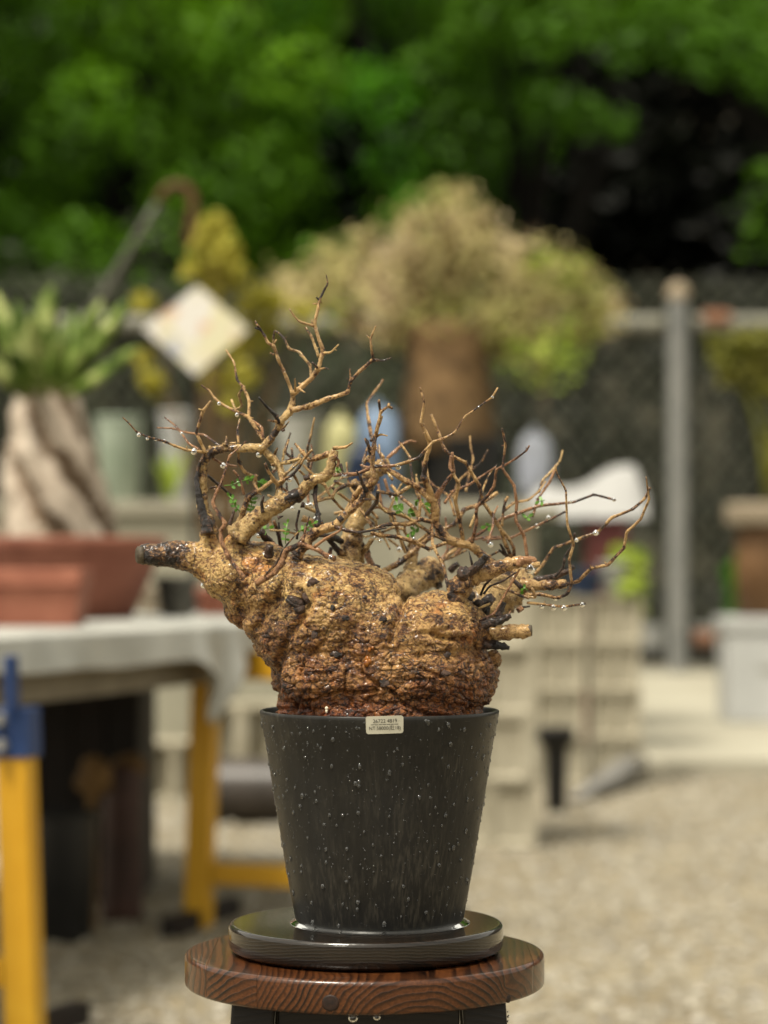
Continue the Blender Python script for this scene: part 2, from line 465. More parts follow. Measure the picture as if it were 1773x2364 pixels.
def leaf_mat(name, c1, c2, c3, scale=1.2, trans=.3, rough=.5):
    t = NT(name)
    c = t.ramp(t.noise(scale, 3), [(.34, c1), (.5, c2), (.66, c3)])
    t.col(c); t.set(Roughness=rough, Specular_IOR_Level=.15)
    tr = t.n('ShaderNodeBsdfTranslucent'); t.l(c, tr.inputs[0])
    mx = t.n('ShaderNodeMixShader'); mx.inputs[0].default_value = trans
    t.l(t.b.outputs[0], mx.inputs[1]); t.l(tr.outputs[0], mx.inputs[2]); t.l(mx.outputs[0], t.out.inputs[0])
    return t.m

M['lf_a'] = leaf_mat('fresh_green_leaves', (.034, .088, .002), (.072, .175, .004), (.120, .255, .008), .8, .4)
M['lf_b'] = leaf_mat('bright_green_leaves', (.033, .112, .003), (.064, .205, .006), (.104, .29, .012), .8, .4)
M['lf_c'] = leaf_mat('blue_green_leaves', (.027, .072, .002), (.054, .135, .005), (.090, .20, .009), .8, .4)
M['lf_gap_shade'] = leaf_mat('gap_shade_leaves', (.0015, .002, .001), (.0026, .0035, .0015), (.004, .0055, .002), .9, .1)  # near-black leaf colour standing in for deep shade in the gap
M['lf_back_shade'] = leaf_mat('back_shade_leaves', (.003, .009, .001), (.006, .017, .002), (.010, .026, .003), .9, .15)  # dark leaf colour standing in for shade between the front clumps
M['lf_hedge'] = leaf_mat('dull_hedge_leaves', (.010, .014, .006), (.024, .032, .014), (.05, .06, .028), 1.0, .15)
M['lf_yellow'] = leaf_mat('yellow_green_leaves', (.22, .21, .018), (.34, .31, .04), (.46, .42, .08), 3)
M['lf_beige'] = leaf_mat('beige_green_leaves', (.27, .28, .075), (.48, .42, .19), (.60, .48, .33), 2.6, .35)
M['lf_lime'] = leaf_mat('lime_leaves', (.17, .25, .025), (.27, .35, .045), (.36, .42, .08), 5)
M['lf_pachy'] = leaf_mat('grey_green_thick_leaves', (.022, .045, .005), (.085, .13, .02), (.34, .37, .14), 11, .15)
M['lf_palm'] = leaf_mat('olive_arching_leaves', (.09, .10, .012), (.16, .16, .025), (.22, .21, .05), 4)

# ================================================================== SETTING
g = MB(); g.add([(-60, -6, 0), (60, -6, 0), (60, 120, 0), (-60, 120, 0)], [(0, 1, 2, 3)])
o = g.build('ground', M['gravel_base']); tag(o, 'beige gravel yard', kind='structure')

# concrete apron rising gently to the fence (two bays with a joint)
def slab_z(d): return .05 + (d - 9.0) * (.215 - .05) / (13.4 - 9.0)
s = MB()
for x0, x1 in ((-4.0, 1.1), (1.106, 6.0)):
    for d0, d1 in ((9.0, 10.15), (10.156, 13.6)):
        v = [(x, d - D0, z) for x in (x0, x1) for d in (d0, d1) for z in (-.05, slab_z(d))]
        s.add(v, [(0, 1, 3, 2), (4, 6, 7, 5), (0, 4, 5, 1), (2, 3, 7, 6), (1, 5, 7, 3)])
o = s.build('pavement', M['slab']); tag(o, 'pale concrete slab in front of the fence', kind='structure')
g = MB(); g.add([(-60, 13.6 - D0, .18), (60, 13.6 - D0, .18), (60, 40, .6), (-60, 40, .6)], [(0, 1, 2, 3)])
o = g.build('forest_ground', M['litter']); tag(o, 'dark leaf litter beyond the fence', kind='structure')
# wooded slope that closes the view
nx, ny = 60, 14
xs = np.linspace(-45, 45, nx); ts = np.linspace(0, 1, ny)
v = np.array([(x, 24 + 14 * q + 1.5 * math.sin(x * .6 + 3 * q), .4 + 16 * q) for q in ts for x in xs])
v[:, 1] += 2.0 * fbm(v * .5, 4); v[:, 2] += .8 * fbm(v * .7 + 9, 4)
f = [(j * nx + i, j * nx + i + 1, (j + 1) * nx + i + 1, (j + 1) * nx + i) for j in range(ny - 1) for i in range(nx - 1)]
g = MB(); g.add(v, f); o = g.build('hillside', M['litter'], smooth='all'); tag(o, 'dark wooded slope behind the trees', kind='structure')

# gravel stones, thick in the wedge the lens sees
ico = [(0, 0, 1), (0, 0, -.6), (1, 0, .1), (-.9, .2, 0), (.1, 1, 0), (0, -1, .1)]
icf = [(0, 2, 4), (0, 4, 3), (0, 3, 5), (0, 5, 2), (1, 4, 2), (1, 3, 4), (1, 5, 3), (1, 2, 5)]
n = 20000
d = 3.6 + 5.5 * rng.random(n) ** .9
x = (rng.random(n) * 2 - 1) * (.20 * d + .45)
rad = .006 + .011 * rng.random(n) ** 2
base = np.array(ico)
a = rng.random(n) * 2 * PI
ca, sa = np.cos(a), np.sin(a)
v = np.empty((n, 6, 3))
sx = rad[:, None] * (1 + .4 * rng.random((n, 1))); sz = rad[:, None] * (.5 + .3 * rng.random((n, 1)))
bx, by, bz = base[:, 0], base[:, 1], base[:, 2]
jit = 1 + .35 * (rng.random((n, 6)) - .5)
v[:, :, 0] = x[:, None] + (ca[:, None] * bx - sa[:, None] * by) * sx * jit
v[:, :, 1] = (d - D0)[:, None] + (sa[:, None] * bx + ca[:, None] * by) * rad[:, None] * jit
v[:, :, 2] = .002 + bz * sz * jit
f = (np.array(icf)[None] + (np.arange(n) * 6)[:, None, None]).reshape(-1, 3)
g = MB(); g.v.append(v.reshape(-1, 3)); g.f = [tuple(q) for q in f.tolist()]
o = g.build('gravel', M['gravel']); tag(o, 'loose beige gravel stones', kind='stuff')

# ================================================================== FOLIAGE TOOLS
def leaf_cloud(mb, cen, rad, n, size, squash=.8, up=.45, sd=None, shell=.45):
    """n diamond leaves around centre cen, denser near the skin of the clump"""
    r = rng
    dr = r.normal(size=(n, 3)); dr /= np.linalg.norm(dr, axis=1)[:, None]
    q = shell + (1 - shell) * r.random(n) ** .6
    q[r.random(n) < .12] *= 1.22
    c = np.array(cen) + dr * q[:, None] * np.array(rad) * np.ones(3) * np.array((1, 1, squash))
    nor = dr * .8 + r.normal(size=(n, 3)) * .55 + np.array((0, 0, up)); nor /= np.linalg.norm(nor, axis=1)[:, None]
    t_ = np.cross(nor, r.normal(size=(n, 3))); t_ /= np.linalg.norm(t_, axis=1)[:, None]
    b = np.cross(nor, t_)
    L = size * (.7 + .6 * r.random(n))[:, None]
    v = np.stack([c - t_ * L, c + b * L * .45 + nor * L * .12, c + t_ * L, c - b * L * .45 + nor * L * .12], 1)
    k = (np.arange(n) * 4)[:, None] + np.array((0, 1, 2, 3))
    mb.add(v.reshape(-1, 3), k.tolist())

def limb(mb, a, b, r0, r1, bend=.1, n=8):
    a = np.array(a, float); b = np.array(b, float)
    t = np.linspace(0, 1, n)[:, None]
    L = np.linalg.norm(b - a)
    p = a + (b - a) * t + np.sin(t * PI) * rng.normal(size=3) * bend * L * .5
    mb.tube(p, np.linspace(r0, r1, n), 7)

def tree(name, base, clumps, mat, leaf, per, label, group=None, cat='tree', tr=.13):
    """clumps: (centre, radius)"""
    root = thing(name, base, label, cat, group)
    b = np.array(base, float)
    top = max(c[2] for c, r in clumps)
    tm = MB()
    cxm = np.mean([c[0] for c, r in clumps]); cym = np.mean([c[1] for c, r in clumps]) + .5
    limb(tm, b - (0, 0, .1), (cxm, cym, b[2] + (top - b[2]) * .85), tr, tr * .3, .08, 10)
    for c, r in clumps[::2]:
        h = b[2] + (c[2] - b[2]) * .55
        k = (h - b[2]) / max(top - b[2], .1)
        limb(tm, (b[0] + (cxm - b[0]) * k, b[1] + (cym - b[1]) * k, h), c, tr * .4, tr * .12, .1, 6)
    tm.build('trunk', M['tree_bark'], root, smooth='all')
    cm = MB()
    for c, r in clumps:
        leaf_cloud(cm, c, r, int(per * (r / .42) ** 2), leaf)
    cm.build('crown', mat, root)
    return root

# ---- the wall of trees beyond the fence
def clump_field(x0, x1, y0, y1, step, dmin, dmax, rpx, holes=()):
    out_ = []
    yy = y0; odd = 0
    while yy < y1:
        xx = x0 + (step / 2 if odd else 0)
        while xx < x1:
            px = xx + rng.normal() * step * .25; py = yy + rng.normal() * step * .25
            if all(((px - h[0]) / h[2]) ** 2 + ((py - h[1]) / h[3]) ** 2 > 1 for h in holes):
                d_ = dmin + (dmax - dmin) * rng.random()
                out_.append((P(px, py, d_), rpx * (.75 + .5 * rng.random()) * d_ / F))
            xx += step
        yy += step * .8; odd ^= 1
    return out_

holes = [(40, 290, 90, 95), (545, 250, 75, 60), (700, 110, 60, 70), (930, 70, 170, 55), (1230, 60, 70, 80), (760, 300, 60, 110),
         (720, 530, 80, 90), (880, 480, 60, 60), (250, 470, 60, 60), (20, 560, 70, 50), (1290, 420, 90, 200)]
defs = [(-330, 150, 'lf_c', 'blue-green tree at the left edge behind the hooked pole'),
        (120, 470, 'lf_a', 'broad fresh green tree behind the diamond sign'),
        (440, 760, 'lf_a', 'fresh green tree above the bare twigs, right of the hooked pole'),
        (730, 1010, 'lf_b', 'brightest green tree above the bushy potted plant'),
        (980, 1260, 'lf_c', 'dull green tree beside the black gap')]
for x0, x1, m_, lab in defs:
    cl = clump_field(x0, x1, -260, 640, 150, 15.6, 17.6, 116, holes)
    b = P((x0 + x1) / 2, 1310, 18.4); b[2] = .3
    tree('broadleaf_tree', b, cl, M[m_], .046, 420, lab, 'leafy trees beyond the fence')
for x0, x1, lab in ((-1500, -950, 'leafy tree far out to the left of the yard'), (-950, -330, 'leafy tree just left of the blue-green edge tree'),
                    (1960, 2600, 'leafy tree beyond the right end of the yard')):
    cl = clump_field(x0, x1, -260, 1500, 210, 15.8, 17.4, 165)
    b = P((x0 + x1) / 2, 1310, 18.0); b[2] = .3
    tree('broadleaf_tree', b, cl, M['lf_c'], .06, 170, lab, 'leafy trees beyond the fence')
cl = [(P(px, py, d_), r * d_ / F) for px, py, r, d_ in ((1130, 20, 110, 15.8), (1220, -60, 130, 16.2), (1330, 40, 100, 15.7), (1260, 90, 75, 15.6),
      (1400, -30, 120, 16.2), (1440, 110, 70, 15.5), (1340, 270, 70, 15.6), (1280, 250, 80, 15.7), (1420, 285, 55, 15.5), (1230, 220, 60, 15.8), (1300, -150, 150, 16.4))]
b = P(1160, 1310, 17.5); b[2] = .3
tree('broadleaf_tree', b, cl, M['lf_c'], .046, 430, 'green boughs reaching over the black gap from the left', 'leafy trees beyond the fence')
cl = [(P(px, py, d_), r * d_ / F) for px, py, r, d_ in ((1560, 60, 110, 15.7), (1660, 20, 120, 15.9), (1720, 110, 110, 15.6), (1620, 130, 80, 15.5), (1800, 60, 130, 16),
      (1760, 170, 70, 15.4), (1560, -60, 130, 16.2), (1700, -110, 150, 16.3), (1860, 190, 120, 16), (1500, 30, 70, 15.6))]
b = P(2700, 1310, 16.5); b[2] = .3
tree('broadleaf_tree', b, cl, M['lf_c'], .046, 430, 'green boughs in the top right corner above the black gap', 'leafy trees beyond the fence')
for i, (x0, x1, lab) in enumerate(((-330, 180, 'tree with shade painted into its leaves behind the leafy trees at the left edge'), (150, 660, 'tree with shade painted into its leaves behind the leafy trees above the diamond sign'),
                                   (640, 1180, 'tree with shade painted into its leaves behind the leafy trees above the bushy plant'),
                                   (1180, 1520, 'almost black tree standing in for shade in the gap left of the fence post'),
                                   (1500, 1960, 'almost black tree standing in for shade in the gap above the right end of the fence'))):
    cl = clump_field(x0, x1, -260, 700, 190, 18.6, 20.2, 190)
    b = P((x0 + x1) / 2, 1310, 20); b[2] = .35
    tree('shade_backing_tree', b, cl, M['lf_gap_shade' if i > 2 else 'lf_back_shade'], .10, 210, lab, 'trees coloured as shade beyond the fence')  # backing trees whose leaf colour carries the shade of the gaps
shr = [(-320, -20, 'dull dark shrub behind the fence at the left edge'), (0, 300, 'dull dark shrub behind the fence and the twisted trunk'),
       (320, 620, 'dull dark shrub behind the fence and the diamond sign'), (640, 930, 'dull dark shrub behind the fence and the blue sack'),
       (950, 1230, 'dull dark shrub behind the fence and the bushy potted plant'), (1250, 1540, 'dull dark shrub behind the fence, left of the grey post'),
       (1560, 1900, 'dull dark shrub behind the fence, right of the grey post')]
for i, (x0, x1, lab) in enumerate(shr):
    cl = clump_field(x0, x1, 690 if i < 5 else 760, 1520, 150, 14.3, 15.4, 120)
    b = P((x0 + x1) / 2, 1310, 14.9); b[2] = .19
    tree('shrub', b, cl, M['lf_hedge' if i < 5 else 'lf_gap_shade'], .06, 170, lab, 'dark shrubs behind the fence', 'shrub', .05)  # right-hand shrubs share the near-black leaf colour that stands for shade

# ================================================================== FENCE
FD = 13.1
fz = .205
root = thing('chain_link_fence', P(900, 1310, FD) * (1, 1, 0) + (0, 0, fz), 'chain link fence of dark wire with grey posts and rails across the yard', 'fence')
px_m = FD / F
def fx(px): return (px - CX) * px_m
def fzv(py): return EYE - (py - HOR) * px_m
for px in (1565, -70, -1760, 3200):
    p = MB(); p.lathe([(.055, fz - .1), (.055, fzv(690))], (fx(px), FD - D0, 0), 20)
    po = p.build('post', M['grey_paint'], root, smooth=True)
    c = MB(); c.lathe([(.058, fzv(690)), (.064, fzv(686)), (.060, fzv(668)), (.035, fzv(656)), (.01, fzv(652))], (fx(px), FD - D0, .0), 20)
    c.build('cap', M['tan_cap'], po, smooth=True)
for x0, x1 in ((-1750, 1530), (1600, 3100)):
    r_ = MB(); r_.tube([(fx(q), FD - D0, fzv(748)) for q in np.linspace(x0, x1, 6)], .048, 12); r_.build('rail', M['rail'], root, smooth=True)
    r_ = MB(); r_.box((fx(x0), FD - D0 - .02, fzv(1500)), (fx(x1), FD - D0 + .02, fzv(1442)), .006); r_.build('bottom_rail', M['grey_paint'], root)
r_ = MB(); r_.tube([(fx(q), FD - D0, fzv(740)) for q in (1622, 1652, 1684)], [.052, .056, .052], 12); r_.build('clamp', M['rust'], root, smooth=True)
r_ = MB(); r_.tube([(fx(q), FD - D0, fzv(1474)) for q in (1600, 1620, 1650)], [.045, .05, .045], 12); r_.build('clamp', M['rust'], root, smooth=True)
wm = MB()
z0, z1 = fzv(1500), fzv(640); H = z1 - z0; sp = .11
for i in range(-75, 60):
    for sgn in (1, -1):
        x_ = i * sp
        a = np.array((x_, FD - D0 + .003 * sgn, z0)); b = np.array((x_ + sgn * H * .8, FD - D0 + .003 * sgn, z1))
        if min(a[0], b[0]) > 5.2 or max(a[0], b[0]) < -6.2: continue
        wm.tube([a, b], .0065, 4)
tag(wm.build('chain_link_mesh', M['wire'], root), 'diamond wire mesh', kind='stuff')

# ================================================================== BENCH WALL with things on it
BD0, BD1, BZ = 9.6, 10.3, .77 + .262
wl = MB(); wl.box((P(-1300, 0, BD0)[0], BD0 - D0, .0), (P(1235, 0, BD0)[0], BD1 - D0, BZ - .05), .006)
root = thing('low_wall', (P(520, 0, 10)[0], 10 - D0, .0), 'low pale rendered wall behind the tables with plants standing on it', 'wall')
wl.build('wall_body', M['wall'], root)
cp = MB(); cp.box((P(-1310, 0, BD0)[0], BD0 - D0 - .03, BZ - .05), (P(1245, 0, BD0)[0], BD1 - D0 + .03, BZ), .006)
cp.build('coping', M['slab'], root)

def pot_lathe(c, r0, r1, h, mat, name, label, cat='pot', rim=.012, n=40, group=None, th=.008, wall='body'):
    """tapered round pot, r0 base, r1 top, with a rolled rim"""
    root = thing(name, c, label, cat, group)
    b = MB()
    b.lathe([(r0 * .96, 0), (r0, .004), (r1, h - rim * 1.6), (r1 - th, h - rim * 1.6), (r0, .02)], c, n)
    b.build(wall, mat, root, smooth=True)
    rm = MB(); rm.lathe([(r1, h - rim * 1.6), (r1 + rim * .5, h - rim * 1.4), (r1 + rim * .6, h - rim * .4), (r1 + rim * .2, h), (r1 - th, h - rim * .3), (r1 - th, h - rim * 1.6)], c, n)
    rm.build('rim', mat, root, smooth=True)
    so = MB(); so.lathe([(r1 - th * .9, h - rim * 3.2), (r1 * .4, h - rim * 2.4), (.004, h - rim * 2.2)], c, n)
    tag(so.build('soil', M['soil'], root, smooth=True), 'dark soil')
    return root

# bushy potted plant in the middle
d_ = 9.9
c = P(1060, 0, d_); c[2] = BZ
k = d_ / F
pot_lathe(c, 88 * k, 104 * k, 150 * k, M['black_plastic'], 'flower_pot', 'large black plastic pot on the low wall holding the bushy plant', 'pot')
b = P(1035, 1030, d_)
root = thing('bushy_plant', b, 'wide bushy plant with beige green crown and thick brown trunk on the low wall', 'plant')
prof_y = [1045, 1010, 960, 900, 840, 800, 770, 745]; prof_r = [100, 104, 101, 97, 92, 90, 92, 84]
tm = MB(); tm.lathe([(r * k, EYE - (y - HOR) * k) for y, r in zip(prof_y, prof_r)], (b[0], b[1], 0), 36)
vv = tm.v[0]; ax = np.array((b[0], b[1], 0)); rr = vv - ax; rr[:, 2] = 0
tm.v[0] = vv + rr * (fbm(vv * 22, 4)[:, None] * .35)
tm.build('trunk', M['brown_trunk'], root, smooth='all')
br = MB(); cr = MB(); cr2 = MB()
cl = []
for px, py, r in ((1040, 520, 70), (980, 575, 60), (1105, 575, 66), (930, 620, 90), (1050, 620, 110), (1180, 640, 70), (1085, 505, 40), (1025, 480, 36),
                  (860, 660, 80), (1250, 650, 85), (1330, 690, 70), (790, 650, 65), (720, 680, 60), (1390, 730, 40), (1000, 680, 90), (1130, 700, 90),
                  (880, 730, 60), (1220, 730, 70), (660, 690, 40), (960, 500, 45), (1160, 580, 45), (1030, 735, 60), (955, 735, 52), (1115, 740, 58), (900, 790, 26), (1150, 800, 30), (700, 660, 62), (780, 625, 62), (860, 640, 70), (1300, 700, 74), (1380, 715, 48), (1045, 455, 26), (1010, 440, 22), (1075, 450, 24), (1110, 505, 24), (940, 530, 28), (1420, 700, 24), (640, 650, 28), (1350, 640, 30), (760, 590, 30), (840, 560, 34)):
    cl.append((px, py, r, 0))
for px, py, r in ((1190, 800, 60), (1260, 830, 60), (1310, 790, 50), (1350, 760, 40), (1150, 770, 50), (1240, 610, 34), (1310, 640, 40), (780, 720, 40)):
    cl.append((px, py, r, 1))
for px, py, r, g_ in cl:
    c = P(px, py, d_ + rng.normal() * .12)
    limb(br, (b[0] + (px - 1035) * k * .25, b[1], EYE - (790 - HOR) * k), c, .016, .004, .12, 6)
    for q in range(7):
        e = c + rng.normal(size=3) * r * k * .75
        limb(br, c, e, .005, .0015, .1, 4)
    leaf_cloud(cr2 if g_ else cr, c, r * k * 1.55, int(170 * (r / 70) ** 2), .020, .95, .3, shell=.0)
br.build('branches', M['brown_trunk'], root, smooth='all')
cr.build('foliage', M['lf_beige'], root)
tag(cr2.build('foliage', M['lf_lime'], root), 'lime green lower shoots')

def sack(px0, px1, py0, py1, d, name, mat, label, cat, dep=.10, base_z=None, kn=1):
    k = d / F; rx = (px1 - px0) / 2 * k; rz = (py1 - py0) / 2 * k
    c = P((px0 + px1) / 2, (py0 + py1) / 2, d)
    z0_ = base_z if base_z is not None else c[2] - rz
    H_ = c[2] + rz - z0_
    b = MB(); b.ell((0, 0, 0), (1, 1, 1), 32, 22)
    v = b.v[0]; v = np.sign(v) * np.abs(v) ** .55 * np.array((rx * (1 - .12 * v[:, 2:3] ** 2)[:, 0], np.full(len(v), dep), np.full(len(v), H_ / 2))).T + np.array((c[0], c[1], z0_ + H_ / 2)); b.v[0] = v; v[:, 2] = np.clip(v[:, 2], z0_, z0_ + H_)
    v[:, 0] = np.clip(v[:, 0], c[0] - rx, c[0] + rx)
    v += (np.stack([fbm(v * 14 + i * 7, 3, kn) for i in range(3)], 1)) * rx * .5 * np.array((1, 1, .3))
    v[:, 2] = np.maximum(v[:, 2], z0_)
    root = thing(name, (c[0], c[1], z0_), label, cat)
    b.build('body', mat, root, smooth='all')
    t_ = MB(); t_.tube([(c[0] - rx * .2, c[1], z0_ + H_ * .93), (c[0] - rx * .1, c[1], z0_ + H_ * 1.02), (c[0] + rx * .05, c[1] - .01, z0_ + H_ * 1.06)], [rx * .4, rx * .2, rx * .26], 10)
    t_.build('tied_neck', mat, root, smooth='all')
    return root

sack(822, 925, 945, 1150, 9.85, 'sack', M['sack_blue'], 'light blue plastic sack on the low wall left of the bushy plant', 'sack', .09, BZ)
sack(748, 826, 965, 1150, 9.8, 'sack', M['sack_yellow'], 'pale yellow sack standing left of the light blue sack', 'sack', .08, BZ, 3)
sack(795, 885, 1030, 1150, 9.70, 'sack', M['navy'], 'small navy sack slumped in front of the light blue sack', 'sack', .05, BZ, 5)
sack(1195, 1275, 1000, 1150, 9.9, 'sack', M['sack_lilac'], 'bluish white sack on the wall right of the black pot', 'sack', .08, BZ, 8)
def wpot(px, r0p, r1p, hp, d, mat, name, label):
    k = d / F; c = P(px, 0, d); c[2] = BZ
    return pot_lathe(c, r0p * k, r1p * k, hp * k, mat, name, label, 'pot')
wpot(690, 40, 50, 200, 9.9, M['pale_grey'], 'flower_pot', 'tall pale grey pot on the wall left of the sacks')
wpot(408, 28, 38, 215, 10.05, M['white_plastic'], 'flower_pot', 'whitish pot on the wall below the diamond sign')
wpot(275, 46, 52, 200, 9.9, M['pale_green'], 'flower_pot', 'pale green pot on the wall right of the twisted trunk')
c = P(392, 0, 9.8); c[2] = BZ
root = thing('leafy_plant', c, 'upright strap-leaved green plant on the wall below the diamond sign', 'plant')
for i in range(9):
    a = rng.random() * 2 * PI; L = .14 + .10 * rng.random()
    pts = [c + np.array((math.cos(a), math.sin(a), 0)) * L * .35 * q ** 1.6 + (0, 0, L * q) for q in np.linspace(0, 1, 7)]
    lf = MB(); lf.tube(pts, [.010, .014, .016, .016, .013, .009, .002], 6, squash=.2); lf.build('leaf', M['lf_lime'], root, smooth='all')
sh = [(300, 985, 45), (340, 1030, 40), (560, 1010, 45), (600, 960, 45), (500, 990, 45)]

# yellow shrub behind the sign
d_ = 8.6; k = d_ / F
b = P(510, 0, d_); b[2] = 0
root = thing('yellow_shrub', b, 'yellow green shrub with thin stems rising behind the diamond sign', 'shrub')
br = MB(); cr = MB()
for px, py, r in ((495, 520, 34), (470, 560, 42), (525, 575, 40), (500, 620, 46), (450, 620, 30), (545, 640, 40), (480, 680, 40), (590, 690, 42), (620, 740, 40), (570, 740, 44), (540, 800, 44),
                  (600, 800, 36), (560, 870, 40), (330, 700, 30), (350, 880, 34), (330, 830, 26), (500, 880, 40), (530, 940, 30), (640, 690, 32), (700, 720, 34)):
    c = P(px, py, d_ + rng.normal() * .06)
    limb(br, b + (rng.normal() * .03, 0, .75), c, .008, .002, .08, 7)
    leaf_cloud(cr, c, r * k, int(70 * (r / 40) ** 2), .024, .9, .3, shell=.2)
limb(br, b - (0, 0, .05), b + (0, 0, .8), .02, .014, .03, 6)
br.build('stems', M['brown_trunk'], root, smooth='all'); cr.build('foliage', M['lf_yellow'], root)

# diamond sign on a thin post
d_ = 7.2; k = d_ / F
c = P(452, 762, d_)
t = NT('printed_sign')
vo = t.voro(17); vo.distance = 'CHEBYCHEV'
hue = t.ramp(t.n('ShaderNodeSeparateColor').outputs[0], [(0, (1, 1, 1)), (1, (1, 1, 1))])
sep = t.n('ShaderNodeSeparateColor'); t.l(vo.outputs['Color'], sep.inputs[0])
colr = t.ramp(sep.outputs[0], [(.0, (.78, .74, .42)), (.30, (.78, .76, .55)), (.42, (.80, .80, .78)), (.62, (.34, .38, .50)), (.74, (.74, .46, .30)), (.86, (.80, .72, .60))], 'CONSTANT')
pr = t.ramp(t.noise(9, 2), [(.40, K(0)), (.50, K(.9))])
t.col(t.mix(pr, (.27, .25, .15, 1), t.mix(1.0, colr, (.36, .34, .32, 1), 'MULTIPLY'))); t.set(Roughness=.3)
M['sign'] = t.m
root = thing('diamond_sign', (c[0], c[1], 0), 'square cream printed sign hung as a diamond on a thin post behind the table', 'sign')
s_ = MB()
hw = 122 * k; hh = 108 * k
tilt = .10
v = []
for yy in (0, .012):
    for ax_, az in ((0, 1), (1, 0.02), (0.02, -1), (-1, .04)):
        v.append((c[0] + ax_ * hw, c[1] + yy + az * tilt * .6, c[2] + az * hh))
s_.add(v, [(3, 2, 1, 0), (4, 5, 6, 7), (0, 1, 5, 4), (1, 2, 6, 5), (2, 3, 7, 6), (3, 0, 4, 7)])
s_.build('panel', M['sign'], root)
s_ = MB(); s_.bar((c[0] - .01, c[1] + .09, 0), (c[0] - .01, c[1] + .09, c[2] + hh * .8), .018, .018); s_.build('post', M['dark_wood'], root)

# leaning pole with a rusty hooked end
d_ = 8.3; k = d_ / F
pp = [(375 - .584 * (y - 450), y) for y in (1560, 1300, 1000, 800, 700, 600, 520, 470)]
b = P(-274, 0, d_); b[2] = 0
b[0] = P(375 - .584 * (1310 + EYE / k - 450), 0, d_)[0]
root = thing('hooked_pole', b, 'leaning grey metal pole with a rusty hooked top at the left', 'pole')
p = MB(); p.tube([b] + [P(x, y, d_) for x, y in pp], [.019] + [.017] * 5 + [.015, .014, .013], 12); p.build('shaft', M['pole'], root, smooth='all')
p = MB(); p.tube([P(x, y, d_) for x, y in ((375 - .584 * 20, 470), (372, 452), (388, 432), (412, 426), (435, 436), (446, 462), (445, 500), (436, 540), (430, 566))],
                 [.0135, .015, .016, .016, .017, .018, .018, .017, .010], 12); p.build('hook', M['pole_rust'], root, smooth='all')

# ================================================================== BLOCK PILES (right)
def concrete_block(cx, cy, z, wx, dy, h, label, rot=0.0, holes=3, depth=.30):
    """block on its side so that its cores face the lens"""
    o = thing('concrete_block', (cx, cy, z), label, 'concrete block', 'concrete blocks piled right of the stool')
    o.rotation_euler = (0, 0, rot)
    bm = bmesh.new(); n = holes
    web = wx * (.11 if depth > .1 else .05); cw = (wx - web * (n + 1)) / n; mz = h * (.06 if depth > .1 else .08)
    X = [-wx / 2]
    for i in range(n):
        X += [X[-1] + web, X[-1] + web + cw]
    X.append(wx / 2)
    Z = [0.0015, mz, h - mz, h - .0015]
    for fy, fl in ((-dy / 2, False), (dy / 2, True)):
        for i in range(len(X) - 1):
            for j in range(3):
                core = i % 2 == 1 and j == 1
                q = [(X[i], fy, Z[j]), (X[i + 1], fy, Z[j]), (X[i + 1], fy, Z[j + 1]), (X[i], fy, Z[j + 1])]
                if not core:
                    f_ = bm.faces.new([bm.verts.new(p_) for p_ in (q[::-1] if fl else q)])
                else:
                    inn = fy + (depth * dy if not fl else -depth * dy)
                    s2 = .12 * cw
                    q2 = [(X[i] + s2, inn, Z[j] + s2), (X[i + 1] - s2, inn, Z[j] + s2), (X[i + 1] - s2, inn, Z[j + 1] - s2), (X[i] + s2, inn, Z[j + 1] - s2)]
                    for e in range(4):
                        g_ = (e + 1) % 4
                        ring = [q[e], q[g_], q2[g_], q2[e]]
                        bm.faces.new([bm.verts.new(p_) for p_ in (ring[::-1] if fl else ring)])
                    bm.faces.new([bm.verts.new(p_) for p_ in (q2[::-1] if fl else q2)])
    a, b_, zz0, zz1 = -wx / 2, wx / 2, Z[0], Z[-1]; y0, y1 = -dy / 2, dy / 2
    for q in (((a, y0, zz1), (b_, y0, zz1), (b_, y1, zz1), (a, y1, zz1)), ((a, y1, zz0), (b_, y1, zz0), (b_, y0, zz0), (a, y0, zz0)),
              ((a, y1, zz0), (a, y0, zz0), (a, y0, zz1), (a, y1, zz1)), ((b_, y0, zz0), (b_, y1, zz0), (b_, y1, zz1), (b_, y0, zz1))):
        bm.faces.new([bm.verts.new(p_) for p_ in q])
    bmesh.ops.remove_doubles(bm, verts=bm.verts, dist=1e-5)
    me = bpy.data.meshes.new('body'); bm.to_mesh(me); bm.free()
    me.materials.append(M['concrete'])
    ch = bpy.data.objects.new('body', me); C.objects.link(ch); ch.parent = o
    return o

ords = ['bottom', 'second from the bottom', 'third', 'fourth', 'top']
k = 6.6 / F
bw = .37
for i in range(5):
    cx_ = P(1232, 0, 6.6)[0] - bw / 2 + (.008, -.006, .004, -.01, .002)[i]
    concrete_block(cx_, 6.6 - D0 + .1, i * .181, bw, .19, .181, '%s concrete block of the tall near pile beside the pot' % ords[i] if i not in (2, 3) else
                   ('middle concrete block of the tall near pile beside the pot' if i == 2 else 'concrete block just under the top one of the tall near pile'), .02 * (-1) ** i, 3, .045)
for nm, px0, px1 in (('left', 1238, 1352), ('right', 1366, 1482)):
    for i in range(4):
        d_ = 8.5; x0, x1 = P(px0, 0, d_)[0], P(px1, 0, d_)[0]
        concrete_block((x0 + x1) / 2 + rng.normal() * .003, d_ - D0 + .1, i * .167, x1 - x0, .2, .167,
                       '%s concrete block in the %s column of the lower pile' % (('bottom', 'second lowest', 'third lowest', 'topmost')[i], nm), rng.normal() * .02, 2, .07)
